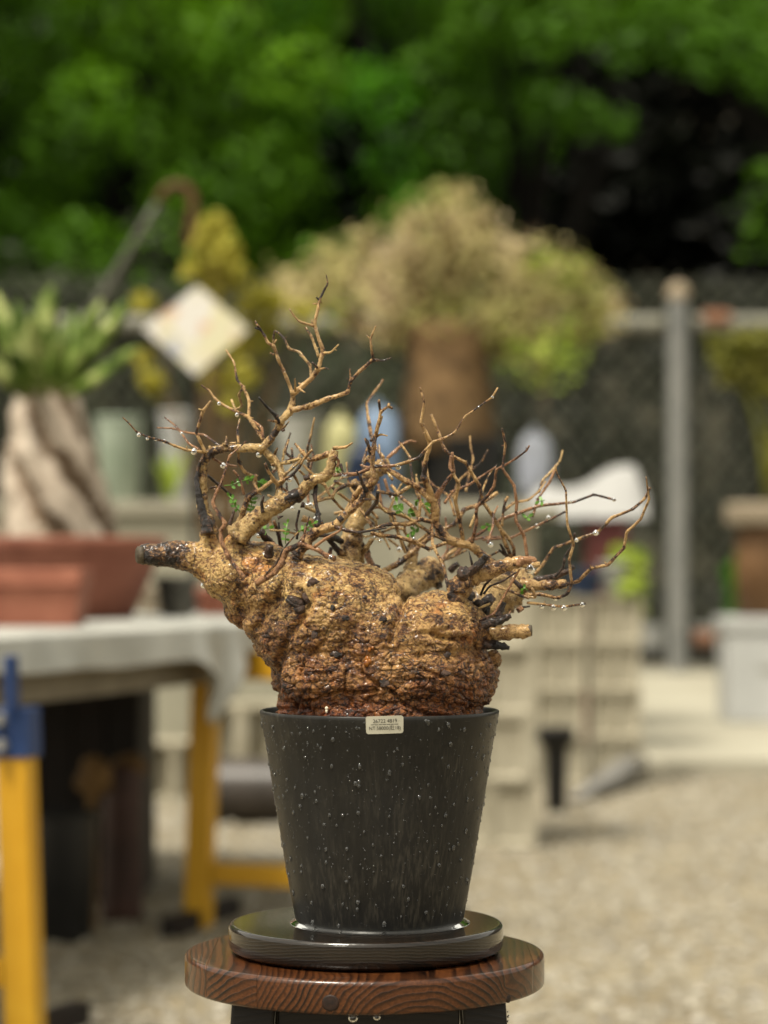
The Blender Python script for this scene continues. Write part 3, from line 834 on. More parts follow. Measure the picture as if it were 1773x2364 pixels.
# plank across the tall pile
root = thing('plank', (P(1190, 0, 6.9)[0], 6.9 - D0, .905), 'thick pale plank laid across the tall block pile', 'plank')
p = MB(); p.box((P(1000, 0, 6.5)[0], 6.55 - D0, .9065), (P(1300, 0, 6.5)[0], 6.95 - D0, .936), .004); p.build('board', M['wall'], root)

# barrel under a white sheet, tub, plant on the low pile
d_ = 9.35; k = d_ / F
c = P(1400, 0, d_); c[2] = slab_z(d_)
root = thing('barrel', c, 'dull red barrel standing behind the lower block pile', 'barrel')
topz = EYE - (1168 - HOR) * k
b = MB(); r_ = 50 * k; hh = topz - c[2]
b.lathe([(r_ * .92, 0), (r_, .02), (r_, hh * .32), (r_ * 1.04, hh * .34), (r_, hh * .36), (r_, hh * .64), (r_ * 1.04, hh * .66), (r_, hh * .68), (r_, hh - .01), (r_ * .96, hh)], c, 40)
b.build('drum', M['red'], root, smooth=True)
b = MB(); b.lathe([(r_ * .9, hh), (r_ * .9, hh + .006), (.01, hh + .008)], c, 40); b.build('lid', M['red'], root, smooth=True)
nx, ny = 30, 12
v = []
for j in range(ny):
    for i in range(nx):
        u = i / (nx - 1); q = j / (ny - 1)
        px = 1215 + 275 * u
        ridge = (18 + 76 * u ** .8 + 14 * math.sin(u * 9 + 1)) * min(1, (1 - u) * 9 + .15) * min(1, u * 7 + .1)
        top = EYE - (1172 - min(ridge, 100) - HOR) * k * 1.0
        p_ = P(px, 1172, d_)
        yy = p_[1] - .16 + .34 * q
        z_ = topz + .012 + (top - topz) * math.sin(PI * min(1, q * 1.15 + .02)) ** .5 * .95
        if q < .12: z_ = topz - .05 + .06 * u * 0
        v.append((p_[0], yy, z_))
v = np.array(v); v[:, 2] += .012 * fbm(v * 18, 3)
f = [(j * nx + i, j * nx + i + 1, (j + 1) * nx + i + 1, (j + 1) * nx + i) for j in range(ny - 1) for i in range(nx - 1)]
b = MB(); b.add(v, f)
o = b.build('plastic_sheet', M['sheet'], smooth='all', solid=.004); tag(o, 'crumpled white plastic sheet lying over the red barrel', 'sheet')
c = P(1352, 0, 8.55); c[2] = 4 * .167 + .0005
pot_lathe(c, .05, .06, 62 * 8.55 / F, M['navy'], 'tub', 'small navy tub on the left column of the lower block pile', 'tub')
c = P(1418, 0, 8.62); c[2] = 4 * .167 + .0005
pot_lathe(c, .036, .05, 78 * 8.6 / F, M['pale_grey'], 'flower_pot', 'small pale pot with lime leaves on the right column of the lower pile', 'pot')
root = thing('leafy_plant', c + (0, 0, .1), 'bright lime green leafy plant in the small pale pot on the low block pile', 'plant')
cr = MB(); br = MB()
for px, py, r in ((1445, 1300, 38), (1462, 1345, 38), (1430, 1290, 28), (1468, 1400, 30), (1475, 1290, 22), (1450, 1375, 26)):
    q = P(px, py, 8.62 + .04 * rng.normal()); limb(br, c + (0, 0, .1), q, .004, .0015, .1, 5)
    leaf_cloud(cr, q, r * 8.6 / F, 40, .030, .9, .5, shell=.2)
br.build('stems', M['tree_bark'], root); cr.build('foliage', M['lf_lime'], root)

# slim black flared pot in front of the low pile
d_ = 7.55; k = d_ / F
c = P(1284, 0, d_); c[2] = 0
root = thing('tube_pot', c, 'slim black tube pot with a flared square rim between the two block piles', 'pot')
b = MB(); b.lathe([(22 * k, 0), (24 * k, .01), (27 * k, .20), (29 * k, (1872 - 1730) * k + .02), (34 * k, (1872 - 1712) * k)], c, 24); b.build('body', M['black_plastic'], root, smooth=True)
b = MB(); b.lathe([(36 * k, (1872 - 1714) * k), (45 * k, (1872 - 1700) * k), (46 * k, (1872 - 1676) * k), (41 * k, (1872 - 1672) * k), (38 * k, (1872 - 1690) * k)], c, 4 * 6); b.build('rim', M['black_plastic'], root, smooth=True)

# crumpled grey film on the ground
b = MB()
pts = [P(1330, 0, 7.9), P(1362, 0, 8.05), P(1392, 0, 8.2), P(1425, 0, 8.4), P(1452, 0, 8.6), P(1478, 0, 8.75)]
for q, h in zip(pts, (.012, .035, .03, .055, .06, .03)): q[2] = h
b.tube(pts, [.012, .035, .04, .055, .055, .03], 14, squash=.8)
v = b.v[0]; v += np.stack([fbm(v * 22 + i * 5, 3) for i in range(3)], 1) * .06; v[:, 2] = np.maximum(v[:, 2], .002)
o = b.build('plastic_wrap', M['bag_grey'], smooth='all'); tag(o, 'crumpled grey plastic wrap on the gravel by the low block pile', 'plastic wrap')

# ---- right edge: crate, urn, arching plant
d_ = 10.4; k = d_ / F
zb = slab_z(d_) + .001
x0 = P(1672, 0, d_)[0]; ct = EYE - (1425 - HOR) * k
root = thing('storage_crate', (x0 + .17, d_ - D0 + .15, zb), 'white plastic storage crate with a lipped lid at the right edge', 'crate')
b = MB(); b.box((x0 + .012, d_ - D0, zb), (x0 + .36, d_ - D0 + .30, ct - .06), .008); b.build('body', M['white_plastic'], root)
b = MB(); b.box((x0 - .004, d_ - D0 - .014, ct - .059), (x0 + .376, d_ - D0 + .314, ct), .010); b.build('lid', M['white_plastic'], root)
b = MB(); b.box((x0 + .15, d_ - D0 - .006, zb + .22), (x0 + .22, d_ - D0 - .0005, zb + .245), .002); b.build('handle', M['pale_grey'], root)
c = np.array((P(1770, 0, d_)[0], d_ - D0 + .15, ct + .001)); H_ = (1425 - 1160) * k
root = thing('urn', c, 'brown glazed urn with a wide tan stone rim standing on the white crate', 'urn')
b = MB(); b.lathe([(46 * k, 0), (56 * k, .01), (62 * k, H_ * .45), (58 * k, H_ * .72), (50 * k, H_ * .80)], c, 36); b.build('body', M['brown_urn'], root, smooth='all')
b = MB(); b.lathe([(50 * k, H_ * .80), (84 * k, H_ * .82), (87 * k, H_ * .86), (86 * k, H_ * .98), (78 * k, H_), (60 * k, H_ * .99)], c, 36); b.build('rim', M['tan'], root, smooth=True)
root = thing('arching_plant', c + (0, 0, H_), 'olive arching plant growing from the tan rimmed urn at the right edge', 'plant')
st = MB(); st.tube([P(x, y, d_ + .15) for x, y in ((1772, 1150), (1768, 1080), (1755, 1000), (1735, 930), (1708, 880), (1690, 850))], [.016, .015, .014, .012, .010, .006], 10); st.build('stem', M['lf_palm'], root, smooth='all')
st = MB(); st.tube([P(x, y, d_ + .15) for x, y in ((1778, 1150), (1785, 1050), (1778, 950), (1760, 880))], [.016, .015, .012, .006], 10); st.build('stem', M['lf_palm'], root, smooth='all')
cr = MB()
for px, py, r in ((1670, 830, 40), (1710, 800, 45), (1755, 790, 55), (1690, 870, 34), (1650, 790, 26), (1740, 850, 42), (1800, 820, 60), (1765, 900, 36)):
    leaf_cloud(cr, P(px, py, d_ + .15), r * k, int(80 * (r / 45) ** 2), .032, .8, .3, shell=.15)
cr.build('foliage', M['lf_palm'], root)
root = thing('low_weed', P(1690, 0, d_ + .5) * (1, 1, 0) + (0, 0, slab_z(d_ + .5)), 'green weed growing up behind the white crate', 'plant')
cr = MB(); br = MB()
for px, py, r in ((1692, 1360, 26), (1700, 1400, 26), (1685, 1320, 18), (1715, 1290, 20)):
    q = P(px, py, d_ + .5); limb(br, np.array(root.location), q, .004, .002); leaf_cloud(cr, q, r * k, 40, .028, .9, .4, shell=.2)
br.build('stems', M['tree_bark'], root); cr.build('foliage', M['lf_b'], root)

# ================================================================== TABLE (left)
TZ = EYE - .12
A0 = P(0, 0, 4.02); A0[2] = TZ
U = np.array((.317, .948, 0)); V = np.array((-.948, .317, 0))
def T(u, v, z=0.0): return A0 + U * u + V * v + np.array((0, 0, z))
LEN, WID = 2.15, .95
root = thing('table_board', T(1.0, .45) * (1, 1, 0) + (0, 0, TZ - .03), 'grey wooden table board resting on the yellow trestles', 'table board')
b = MB()
for i in range(5):
    a_ = -.45; e_ = LEN
    v0 = i * WID / 5 + .002; v1 = (i + 1) * WID / 5 - .002
    q = [T(a_, v0, -.03), T(e_, v0, -.03), T(e_, v1, -.03), T(a_, v1, -.03), T(a_, v0, -.004), T(e_, v0, -.004), T(e_, v1, -.004), T(a_, v1, -.004)]
    p = MB(); p.add(q, [(0, 3, 2, 1), (4, 5, 6, 7), (0, 1, 5, 4), (1, 2, 6, 5), (2, 3, 7, 6), (3, 0, 4, 7)]); p.build('plank', M['board'], root)
b = MB(); b.bar(T(-.4, .06, -.075), T(LEN - .05, .06, -.075), .03, .085); b.build('apron', M['board'], root)

# cloth: top and a skirt with one long fold
us = np.linspace(-.5, LEN + .02, 110)
ts_ = np.concatenate([np.linspace(WID + .02, 0, 12), -np.linspace(.001, 1, 14)])
vv = []
def u_at(px):   # where along the front edge pixel column px falls
    lo, hi = -.5, 2.2
    for _ in range(40):
        m_ = (lo + hi) / 2; p_ = T(m_, 0); pxm = CX + p_[0] * F / (p_[1] + D0)
        if pxm < px: lo = m_
        else: hi = m_
    return lo
u_f = u_at(500); u_w0 = u_at(440); u_w1 = u_at(545)
for u in us:
    drop = .060 + .006 * math.sin(u * 3) + .002 * math.sin(u * 17)
    if u_w0 < u < u_f: drop += .15 * ((u - u_w0) / (u_f - u_w0)) ** 1.1
    elif u_f <= u < u_w1: drop += .15 * ((u_w1 - u) / (u_w1 - u_f)) ** 1.3
    for q in ts_:
        if q >= 0: vv.append(T(u, q, .002 + .002 * math.sin(u * 9 + q * 7)))
        else:
            wv = .004 * math.sin(u * 11) * -q + .002 * math.sin(u * 31 + 1) * -q
            if u_w0 < u < u_w1: wv += .025 * math.sin((u - u_w0) / (u_w1 - u_w0) * PI * 3) * -q
            vv.append(T(u, -.006 - wv - .01 * -q, .002 - drop * -q))
n2 = len(ts_)
f = [(i * n2 + j, (i + 1) * n2 + j, (i + 1) * n2 + j + 1, i * n2 + j + 1) for i in range(len(us) - 1) for j in range(n2 - 1)]
b = MB(); b.add(vv, f); o = b.build('tablecloth', M['cloth'], smooth='all', solid=.003)
tag(o, 'white plastic tablecloth with a long hanging fold over the left table', 'tablecloth')

def sawhorse(top0, wd, L, H, label, group, bracket, sp=.03):
    """trestle: beam from top0 along wd, two splayed leg pairs, lower ties"""
    wd = np.array(wd, float); wd /= np.linalg.norm(wd); ud = np.array((-wd[1], wd[0], 0))
    if ud[1] < 0: ud = -ud
    root = thing('trestle', (top0[0] + wd[0] * L / 2, top0[1] + wd[1] * L / 2, 0), label, 'trestle', group)
    t0 = np.array((top0[0], top0[1], H)); t1 = t0 + wd * L
    bo = ud * .10 + wd * .12 - (0, 0, .03) if bracket else wd * .03
    b = MB(); b.bar(t0 - wd * .0 - (0, 0, .035) + bo, t1 - (0, 0, .035) + (bo if bracket else -wd * .03), .055, .065, bev=.004); b.build('beam', M['yellow'], root)
    for e, sg in ((t0, 1), (t1, -1)):
        hd = e - (0, 0, .058 if bracket else .005) + wd * sg * .010; ft = np.array((e[0], e[1], 0)) - wd * sg * .010
        b = MB(); b.bar(ft, hd, .042, .056, up=tuple(wd), bev=.004); lg = b.build('leg', M['yellow'], root)
        b = MB(); b.bar(ft - ud * .16 + (0, 0, .0205), ft - ud * .031 + (0, 0, .0205), .036, .04); b.build('foot', M['dark_wood'], lg) if not bracket else None
        b = MB(); b.bar(ft + ud * .031 + (0, 0, .0205), ft + ud * .20 + (0, 0, .0205), .036, .04); b.build('foot', M['dark_wood'], lg)
    b = MB(); b.bar(t0 + wd * .026 + (0, 0, -H + .118), t1 - wd * .026 + (0, 0, -H + .118), .034, .046, bev=.003); b.build('lower_rail', M['yellow'], root)
    if bracket:
        e = t0
        hd = e + wd * .010; ft = np.array((e[0], e[1], 0)) - wd * .010
        ax_ = (hd - ft) / np.linalg.norm(hd - ft)
        bot = ft + ax_ * .465; top = ft + ax_ * .545
        b = MB(); b.bar(bot, top, .052, .064, up=tuple(wd), bev=.003); br_ = b.build('bracket', M['blue'], root)
        o_ = -wd * .013 - ud * .036
        b = MB(); b.bar(top + o_ - ax_ * .004, top + ax_ * .085 + o_, .034, .012, up=tuple(wd), bev=.003); b.build('bracket', M['blue'], root)
        for q in (.28, .78):
            cc = bot + (top - bot) * q - ud * .035 + wd * .010
            m = MB(); m.tube([cc + ud * .004, cc - ud * .008], [.012, .010], 10); m.build('bolt', M['steel'], br_, smooth=True)
    return root

ft = P(458, 0, 5.17)
W_ = np.array((.948, -.317, 0)); UD = np.array((.317, .948, 0))
t0 = ft + W_ * .010
sawhorse(t0, W_, .50, .600, 'far yellow trestle under the hanging fold of the cloth', 'yellow trestles under the left table', False)
ft = P(60, 0, 3.88)
t0 = ft + np.array((-.948, .317, 0)) * .010
sawhorse(t0, (-.948, .317, 0), .7, .60, 'near yellow trestle with blue bracket at the left edge', 'yellow trestles under the left table', True)

# terracotta pots and the twisted plant on the table
d_ = 4.68; k = d_ / F
z0 = TZ + .006
x1 = P(188, 0, d_)[0]; x0 = x1 - .30; ht = (1455 - 1322) * k
yb = d_ - D0
root = thing('terracotta_trough', ((x0 + x1) / 2, yb + .09, z0), 'rectangular terracotta trough with a thick rim at the left edge of the table', 'planter')
b = MB()
q = [(x0 + .014, yb + .012, z0), (x1 - .014, yb + .012, z0), (x1 - .014, yb + .17, z0), (x0 + .014, yb + .17, z0),
     (x0 + .006, yb + .004, z0 + ht - .035), (x1 - .006, yb + .004, z0 + ht - .035), (x1 - .006, yb + .18, z0 + ht - .035), (x0 + .006, yb + .18, z0 + ht - .035)]
b.add(q, [(0, 3, 2, 1), (4, 5, 6, 7), (0, 1, 5, 4), (1, 2, 6, 5), (2, 3, 7, 6), (3, 0, 4, 7)]); b.build('body', M['terracotta'], root)
b = MB()
for lo, hi in (((x0, yb - .004, z0 + ht - .036), (x1, yb + .016, z0 + ht)), ((x0, yb + .168, z0 + ht - .036), (x1, yb + .188, z0 + ht)),
               ((x0, yb + .0165, z0 + ht - .036), (x0 + .02, yb + .1675, z0 + ht)), ((x1 - .02, yb + .0165, z0 + ht - .036), (x1, yb + .1675, z0 + ht))):
    b.box(lo, hi, .004)
b.build('rim', M['terracotta'], root)
b = MB(); b.box((x0 + .0205, yb + .017, z0 + ht - .034), (x1 - .0205, yb + .167, z0 + ht - .018)); b.build('soil', M['soil'], root)

d_ = 5.45; k = d_ / F
c = P(135, 0, d_); c[2] = z0
bowl = pot_lathe(c, 172 * k, 243 * k, 186 * k, M['terracotta_shade'], 'terracotta_bowl', 'large round terracotta bowl on the table holding the twisted trunk', 'pot', .014, 56)
bz = z0 + 170 * k
root = thing('twisted_plant', (c[0], c[1], bz), 'succulent with fat twisted pale trunk and thick grey green leaves in the terracotta bowl', 'plant')
nn, mm = 72, 60
ys = np.linspace(1262, 888, mm)
hwid = np.interp(ys, [880, 895, 915, 960, 1010, 1060, 1110, 1180, 1230, 1262], [8, 40, 66, 78, 88, 100, 106, 114, 122, 128])
cen = np.interp(ys, [880, 960, 1050, 1150, 1262], [108, 112, 122, 130, 132])
th = np.linspace(0, 2 * PI, nn, endpoint=False)
v = []
for y_, h_, c_ in zip(ys, hwid, cen):
    z_ = EYE - (y_ - HOR) * k
    sw = (1262 - y_) / 78
    gr_ = lambda a: 1 - 2 * (1 - np.abs(np.sin(a / 2))) ** 2
    rr = h_ * k * (.92 + .17 * gr_(5 * th + sw * 2.6) + .05 * np.sin(3 * th - sw * .7 + 1) + .03 * gr_(11 * th + 4 * sw + 2))
    v.append(np.stack([(c_ - CX) * k + rr * np.cos(th), c[1] + rr * np.sin(th), np.full(nn, z_)], 1))
v = np.concatenate(v)
v += (fbm(v * 30, 4)[:, None]) * .02
f = [(i * nn + j, i * nn + (j + 1) % nn, (i + 1) * nn + (j + 1) % nn, (i + 1) * nn + j) for i in range(mm - 1) for j in range(nn)]
f.append(tuple((mm - 1) * nn + j for j in range(nn)))
b = MB(); b.add(v, f); tk = b.build('trunk', M['swirl'], root, smooth='all')
tk.data.materials.append(M['swirl_groove'])
gm = []
for i in range(mm - 1):       # brown darkening painted into the spiral grooves between the pale ribs
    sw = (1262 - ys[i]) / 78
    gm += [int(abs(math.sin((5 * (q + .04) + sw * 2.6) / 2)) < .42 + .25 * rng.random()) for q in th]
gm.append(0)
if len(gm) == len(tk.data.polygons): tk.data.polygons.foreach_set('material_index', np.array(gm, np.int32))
def blade(base, tip, wid, sag, nrm_y=-1.0):
    """thick curved leaf blade"""
    base = np.array(base); tip = np.array(tip); n_ = 12
    ax_ = tip - base; L = np.linalg.norm(ax_); ax_ /= L
    side = np.cross(ax_, (0, nrm_y, .2)); side /= np.linalg.norm(side); nr = np.cross(side, ax_)
    V_ = []
    for i in range(n_):
        q = i / (n_ - 1)
        w_ = wid * (max(0.0, math.sin(PI * (q * .80 + .06))) ** .8 * (1 if q < .85 else max(.05, max(0.0, math.cos((q - .85) / .15 * PI / 2)) ** .5)))
        p_ = base + ax_ * L * q + nr * sag * math.sin(q * PI * .5) ** 2
        for s_, h_ in ((-1, 0), (-.5, -.12), (0, -.22), (.5, -.12), (1, 0), (0, .10)):
            V_.append(p_ + side * w_ * s_ * .5 + nr * h_ * w_ * .5)
    f_ = []
    for i in range(n_ - 1):
        for j in range(6):
            a_, b_ = j, (j + 1) % 6
            f_.append((i * 6 + a_, i * 6 + b_, (i + 1) * 6 + b_, (i + 1) * 6 + a_))
    f_.append(tuple(range(6))[::-1]); f_.append(tuple((n_ - 1) * 6 + j for j in range(6)))
    m_ = MB(); m_.add(V_, f_); return m_
lv = [((75, 905), (115, 655), 62, 0), ((65, 910), (40, 700), 56, .05), ((85, 905), (75, 720), 60, -.08), ((60, 915), (-25, 720), 56, .02), ((95, 905), (150, 740), 58, .08),
      ((110, 910), (215, 705), 54, .0), ((115, 915), (255, 740), 52, -.06), ((120, 915), (300, 680), 56, .03), ((130, 915), (310, 800), 44, -.10), ((55, 920), (-70, 800), 50, -.05),
      ((95, 910), (130, 790), 56, -.13), ((70, 915), (20, 800), 58, -.14), ((105, 915), (190, 800), 52, -.14), ((140, 905), (165, 700), 50, .16), ((80, 905), (95, 690), 52, .16),
      ((120, 905), (235, 680), 48, .15), ((60, 915), (-10, 680), 50, .15), ((50, 915), (0, 860), 44, -.18), ((125, 915), (245, 850), 40, -.17), ((85, 925), (90, 830), 46, -.20)]
for (bx_, by_), (tx_, ty_), w_, dy in lv:
    blade(P(bx_ + 18, by_ + 6, d_ + dy * .25), P(tx_, ty_, d_ + dy), w_ * k * .80, .02 * (1 if tx_ < 100 else -1)).build('leaf', M['lf_pachy'], root, smooth='all')

# other table pieces
c = P(407, 0, 5.62); c[2] = z0
pot_lathe(c, .036, .047, 92 * 5.62 / F, M['grey_pot'], 'flower_pot', 'small grey stone pot on the table right of the terracotta bowl', 'pot')
c = P(505, 0, 5.9); c[2] = z0
pot_lathe(c, .048, .056, 62 * 5.9 / F, M['terracotta'], 'flower_pot', 'small terracotta pot on the table behind the cut stub', 'pot')
c = P(355, 0, 6.0); c[2] = z0
pot_lathe(c, .034, .04, 62 * 6 / F, M['tan'], 'flower_pot', 'low tan dish on the table behind the grey stone pot', 'pot')

# ---- under the table
d_ = 5.55
root = thing('wooden_cabinet', (P(190, 0, d_)[0], d_ - D0 + .2, 0), 'dark old wooden cabinet standing under the left table', 'cabinet')
x0, x1 = P(20, 0, d_)[0], P(322, 0, d_)[0]; zt = TZ - .135
b = MB(); b.box((x0, d_ - D0 + .022, 0.0), (x1, d_ - D0 + .4, zt), .004); b.build('body', M['dark_wood'], root)
for i in range(4):
    xa = x0 + (x1 - x0) * i / 4 + .002; xb = x0 + (x1 - x0) * (i + 1) / 4 - .002
    b = MB(); b.box((xa, d_ - D0, .02), (xb, d_ - D0 + .02, zt - .01), .003); b.build('plank', M['dark_wood'], root)
d_ = 5.28; k = d_ / F
c = P(282, 0, d_); c[2] = 0
root = thing('timber_post', c, 'short reddish brown timber post standing in front of the dark cabinet', 'post')
b = MB(); b.lathe([(52 * k, 0), (50 * k, .02), (46 * k, .18), (48 * k, .32), (44 * k, .335), (30 * k, .34)], c, 20); v = b.v[0]; rr = v - np.array(c); rr[:, 2] = 0
b.v[0] = v + rr * fbm(v * 18, 3)[:, None] * .5; b.build('log', M['red_brown_wood'], root, smooth='all')
o = MB(); o.ell(P(300, 1772, d_) , (.040, .03, .030), 16, 10); v = o.v[0]; v += np.stack([fbm(v * 40 + i * 4, 3) for i in range(3)], 1) * .025
tag(o.build('coconut_husk', M['kraft'], smooth='all'), 'small brown fibre husk lying on the timber post', 'husk')
d_ = 4.98; k = d_ / F
c = P(150, 0, d_); c[2] = 0
pot_lathe(c, 62 * k, 74 * k, .27, M['black_plastic'], 'nursery_pot', 'tall black nursery pot under the table beside the near trestle', 'pot', .012, 32)
o = MB(); o.ell((P(215, 0, 5.18)[0], 5.18 - D0, .32), (.040, .035, .045), 18, 12); v = o.v[0]; v += np.stack([fbm(v * 30 + i * 4, 3) for i in range(3)], 1) * .035
o.box((P(205, 0, 5.2)[0], 5.15 - D0, 0), (P(225, 0, 5.2)[0], 5.2 - D0, .30))
ob = o.build('dry_palm_stump', M['kraft'], smooth=True); tag(ob, 'dry brown palm stump between black nursery pot and timber post', 'stump')
# brown roll on the gravel behind the far trestle
d_ = 7.3; k = d_ / F
root = thing('plastic_roll', (P(640, 0, d_)[0], d_ - D0, 0), 'fat brown plastic roll lying on the gravel behind the far trestle', 'roll')
b = MB(); zc = 75 * k
b.tube([(P(505, 0, d_)[0], d_ - D0, zc), (P(800, 0, d_)[0], d_ - D0 - .05, zc)], zc, 28); b.build('sheet', M['brown_roll'], root, smooth=True)
b = MB(); b.tube([(P(503, 0, d_)[0] - .02, d_ - D0, zc), (P(506, 0, d_)[0] + .05, d_ - D0, zc)], zc * .4, 16); b.build('core', M['kraft'], root, smooth=True)
# pale block behind, under the table
concrete_block(P(395, 0, 7.9)[0], 7.9 - D0 + .1, 0, .26, .19, .2, 'lone concrete block on the gravel seen under the left table', .1, 2)
concrete_block(P(600, 0, 8.3)[0], 8.3 - D0 + .1, 0, .42, .19, .30, 'large pale concrete block behind the brown plastic roll', -.06, 3)

# ================================================================== STOOL, DISC, POT
def rounded_disc(r, z0, z1, bev, n=160, bot=None):
    p = [(r - (bot or bev) * 1.2, z0)]
    bb = bot or bev
    for i in range(6):
        a = -PI / 2 + (PI / 2) * i / 5; p.append((r - bb + bb * math.cos(a), z0 + bb + bb * math.sin(a)))
    for i in range(8):
        a = (PI / 2) * i / 7; p.append((r - bev + bev * math.cos(a), z1 - bev + bev * math.sin(a)))
    p += [(r - bev - .0012, z1), (r * .55, z1)]
    return p

SX = (842 - CX) * PX
root = thing('stool', (SX, 0, 0), 'round wet brown pine stool with a thick knotty seat and dark legs', 'stool')
seat_loc = np.array((SX, 0, SEAT_Z))
SR = 414 * PX
cuts = [(-1, (492 - 842) * PX), ((492 - 842) * PX, (611 - 842) * PX), ((611 - 842) * PX, (1222 - 842) * PX), ((1222 - 842) * PX, 1)]
seatv = []
for a_, b_ in cuts:
    m_ = MB(); m_.lathe(rounded_disc(SR, -.0246, 0, .0035, 200, .003), (0, 0, 0), 200)
    bm = bmesh.new(); me = bpy.data.meshes.new('tmp'); me.from_pydata(m_.verts().tolist(), [], m_.f); bm.from_mesh(me)
    for x_, nrm in ((a_ + .00012, -1), (b_ - .00012, 1)):
        if abs(x_) < .5:
            bmesh.ops.bisect_plane(bm, geom=bm.verts[:] + bm.edges[:] + bm.faces[:], plane_co=(x_, 0, 0), plane_no=(nrm, 0, 0), clear_outer=True)
            bmesh.ops.holes_fill(bm, edges=[e for e in bm.edges if e.is_boundary], sides=0)
    me2 = bpy.data.meshes.new('plank'); bm.to_mesh(me2); bm.free(); bpy.data.meshes.remove(me)
    for p_ in me2.polygons: p_.use_smooth = True
    me2.set_sharp_from_angle(angle=R(30))
    me2.materials.append(M['seat_' + 'abcd'[len(seatv)]]); seatv.append(1)
    o = bpy.data.objects.new('plank', me2); C.objects.link(o); o.parent = root; o.location = (0, 0, SEAT_Z)
for px, py, r in ((772, 2316, 19), (1161, 2306, 9)):
    x_ = (px - 842) * PX; y_ = -math.sqrt(SR ** 2 - x_ ** 2)
    nr = np.array((x_, y_, 0)) / SR
    zc = EYE - (py - HOR) / F * (D0 + y_)
    cc = np.array((SX + x_, y_, zc))
    m_ = MB(); m_.tube([cc - nr * .004, cc - nr * .0001, cc + nr * .0002], [r * PX, r * PX, r * PX * .75], 24); m_.build('knot', M['knot'], root, smooth='all')
# frame under the seat
fw, fy_ = 302 * PX, .085
zt = SEAT_Z - .0249
cxl = (551 + 302 - CX) * PX
for sx in (-1, 1):
    for sy in (-1, 1):
        b = MB(); x_ = cxl + sx * (fw - .016); y_ = sy * (fy_ - .016)
        b.bar((x_ + sx * .03, y_ + sy * .03, 0), (x_, y_, zt), .032, .032, up=(0, 1, 0), bev=.002); b.build('leg', M['frame'], root)
for sy in (-1, 1):
    b = MB(); b.box((cxl - fw + .034, sy * (fy_ - .014) - .009, zt - .07), (cxl + fw - .034, sy * (fy_ - .014) + .009, zt - .0004), .001); b.build('apron', M['frame'], root)
for sx in (-1, 1):
    b = MB(); b.box((cxl + sx * (fw - .014) - .009, -fy_ + .034, zt - .07), (cxl + sx * (fw - .014) + .009, fy_ - .034, zt - .0004), .001); b.build('apron', M['frame'], root)
    b = MB(); b.bar((cxl + sx * (fw + .005), -fy_ - .004, .14), (cxl + sx * (fw + .005), fy_ + .004, .14), .02, .025); b.build('stretcher', M['frame'], root)

DX = (845 - CX) * PX
b = MB(); b.lathe(rounded_disc(317 * PX, SEAT_Z + .0006, DISC_Z, .0034, 180, .0075), (DX, 0, 0), 180)
b.v[0] -= np.array((DX, 0, DISC_Z))
o = b.build('round_board', M['disc'], smooth=True); o.location = (DX, 0, DISC_Z)
tag(o, 'wet black round wooden board between the stool seat and the black pot', 'board')

POX = (876 - CX) * PX
PB, PT = DISC_Z + .0004, EYE - .1099
PH = PT - PB
r1, r0 = 276 * PX, 195 * PX
pc = np.array((POX, 0, PB))
root = thing('plant_pot', pc, 'charcoal plastic pot wet with rain drops and a small price label', 'pot')
prof = [(r0 - .004, .0002), (r0 - .001, .0012), (r0, .004), (r0 + (r1 - r0) * .30, PH * .30), (r0 + (r1 - r0) * .62, PH * .62), (r0 + (r1 - r0) * .855, PH * .87), (r0 + (r1 - r0) * .885, PH * .882),
        (r1 - .0008, PH - .006), (r1, PH - .003), (r1, PH - .0009), (r1 - .0006, PH - .0001), (r1 - .0022, PH), (r1 - .0030, PH - .001), (r1 - .0042, PH - .012), (r1 - .012, PH - .05), (r1 - .016, PH - .052)]
b = MB(); b.lathe(prof, pc, 160); b.build('body', M['pot'], root, smooth='all')

def pot_r(z):      # outer radius at height z above the base
    return float(np.interp(z, [q[1] for q in prof[:9]], [q[0] for q in prof[:9]]))

# price label, bent round the pot
def on_pot(x, z, off, zc, phi0):
    """label coordinates (x right, z up, metres) -> world"""
    h = zc + z; r = pot_r(min(h, PH - .003)) + off
    a = phi0 + x / r1
    return (POX + r * math.sin(a), -r * math.cos(a), PB + h)
LC = 888; LW, LH = 43.5 * PX * .955, 20.5 * PX * .955
phi0 = math.asin((LC - 876) * PX / r1)
zc = PH - (1673.5 - 1655) * PX * .95
tl = R(1.6)
def rot2(x, z): return (x * math.cos(tl) - z * math.sin(tl), x * math.sin(tl) + z * math.cos(tl))
ring = []
cr_ = 5.5 * PX
for cx_, cz_, a0 in ((LW - cr_, LH - cr_, 0), (-LW + cr_, LH - cr_, 90), (-LW + cr_, -LH + cr_, 180), (LW - cr_, -LH + cr_, 270)):
    for i in range(6):
        a = R(a0 + 18 * i); ring.append((cx_ + cr_ * math.cos(a), cz_ + cr_ * math.sin(a)))
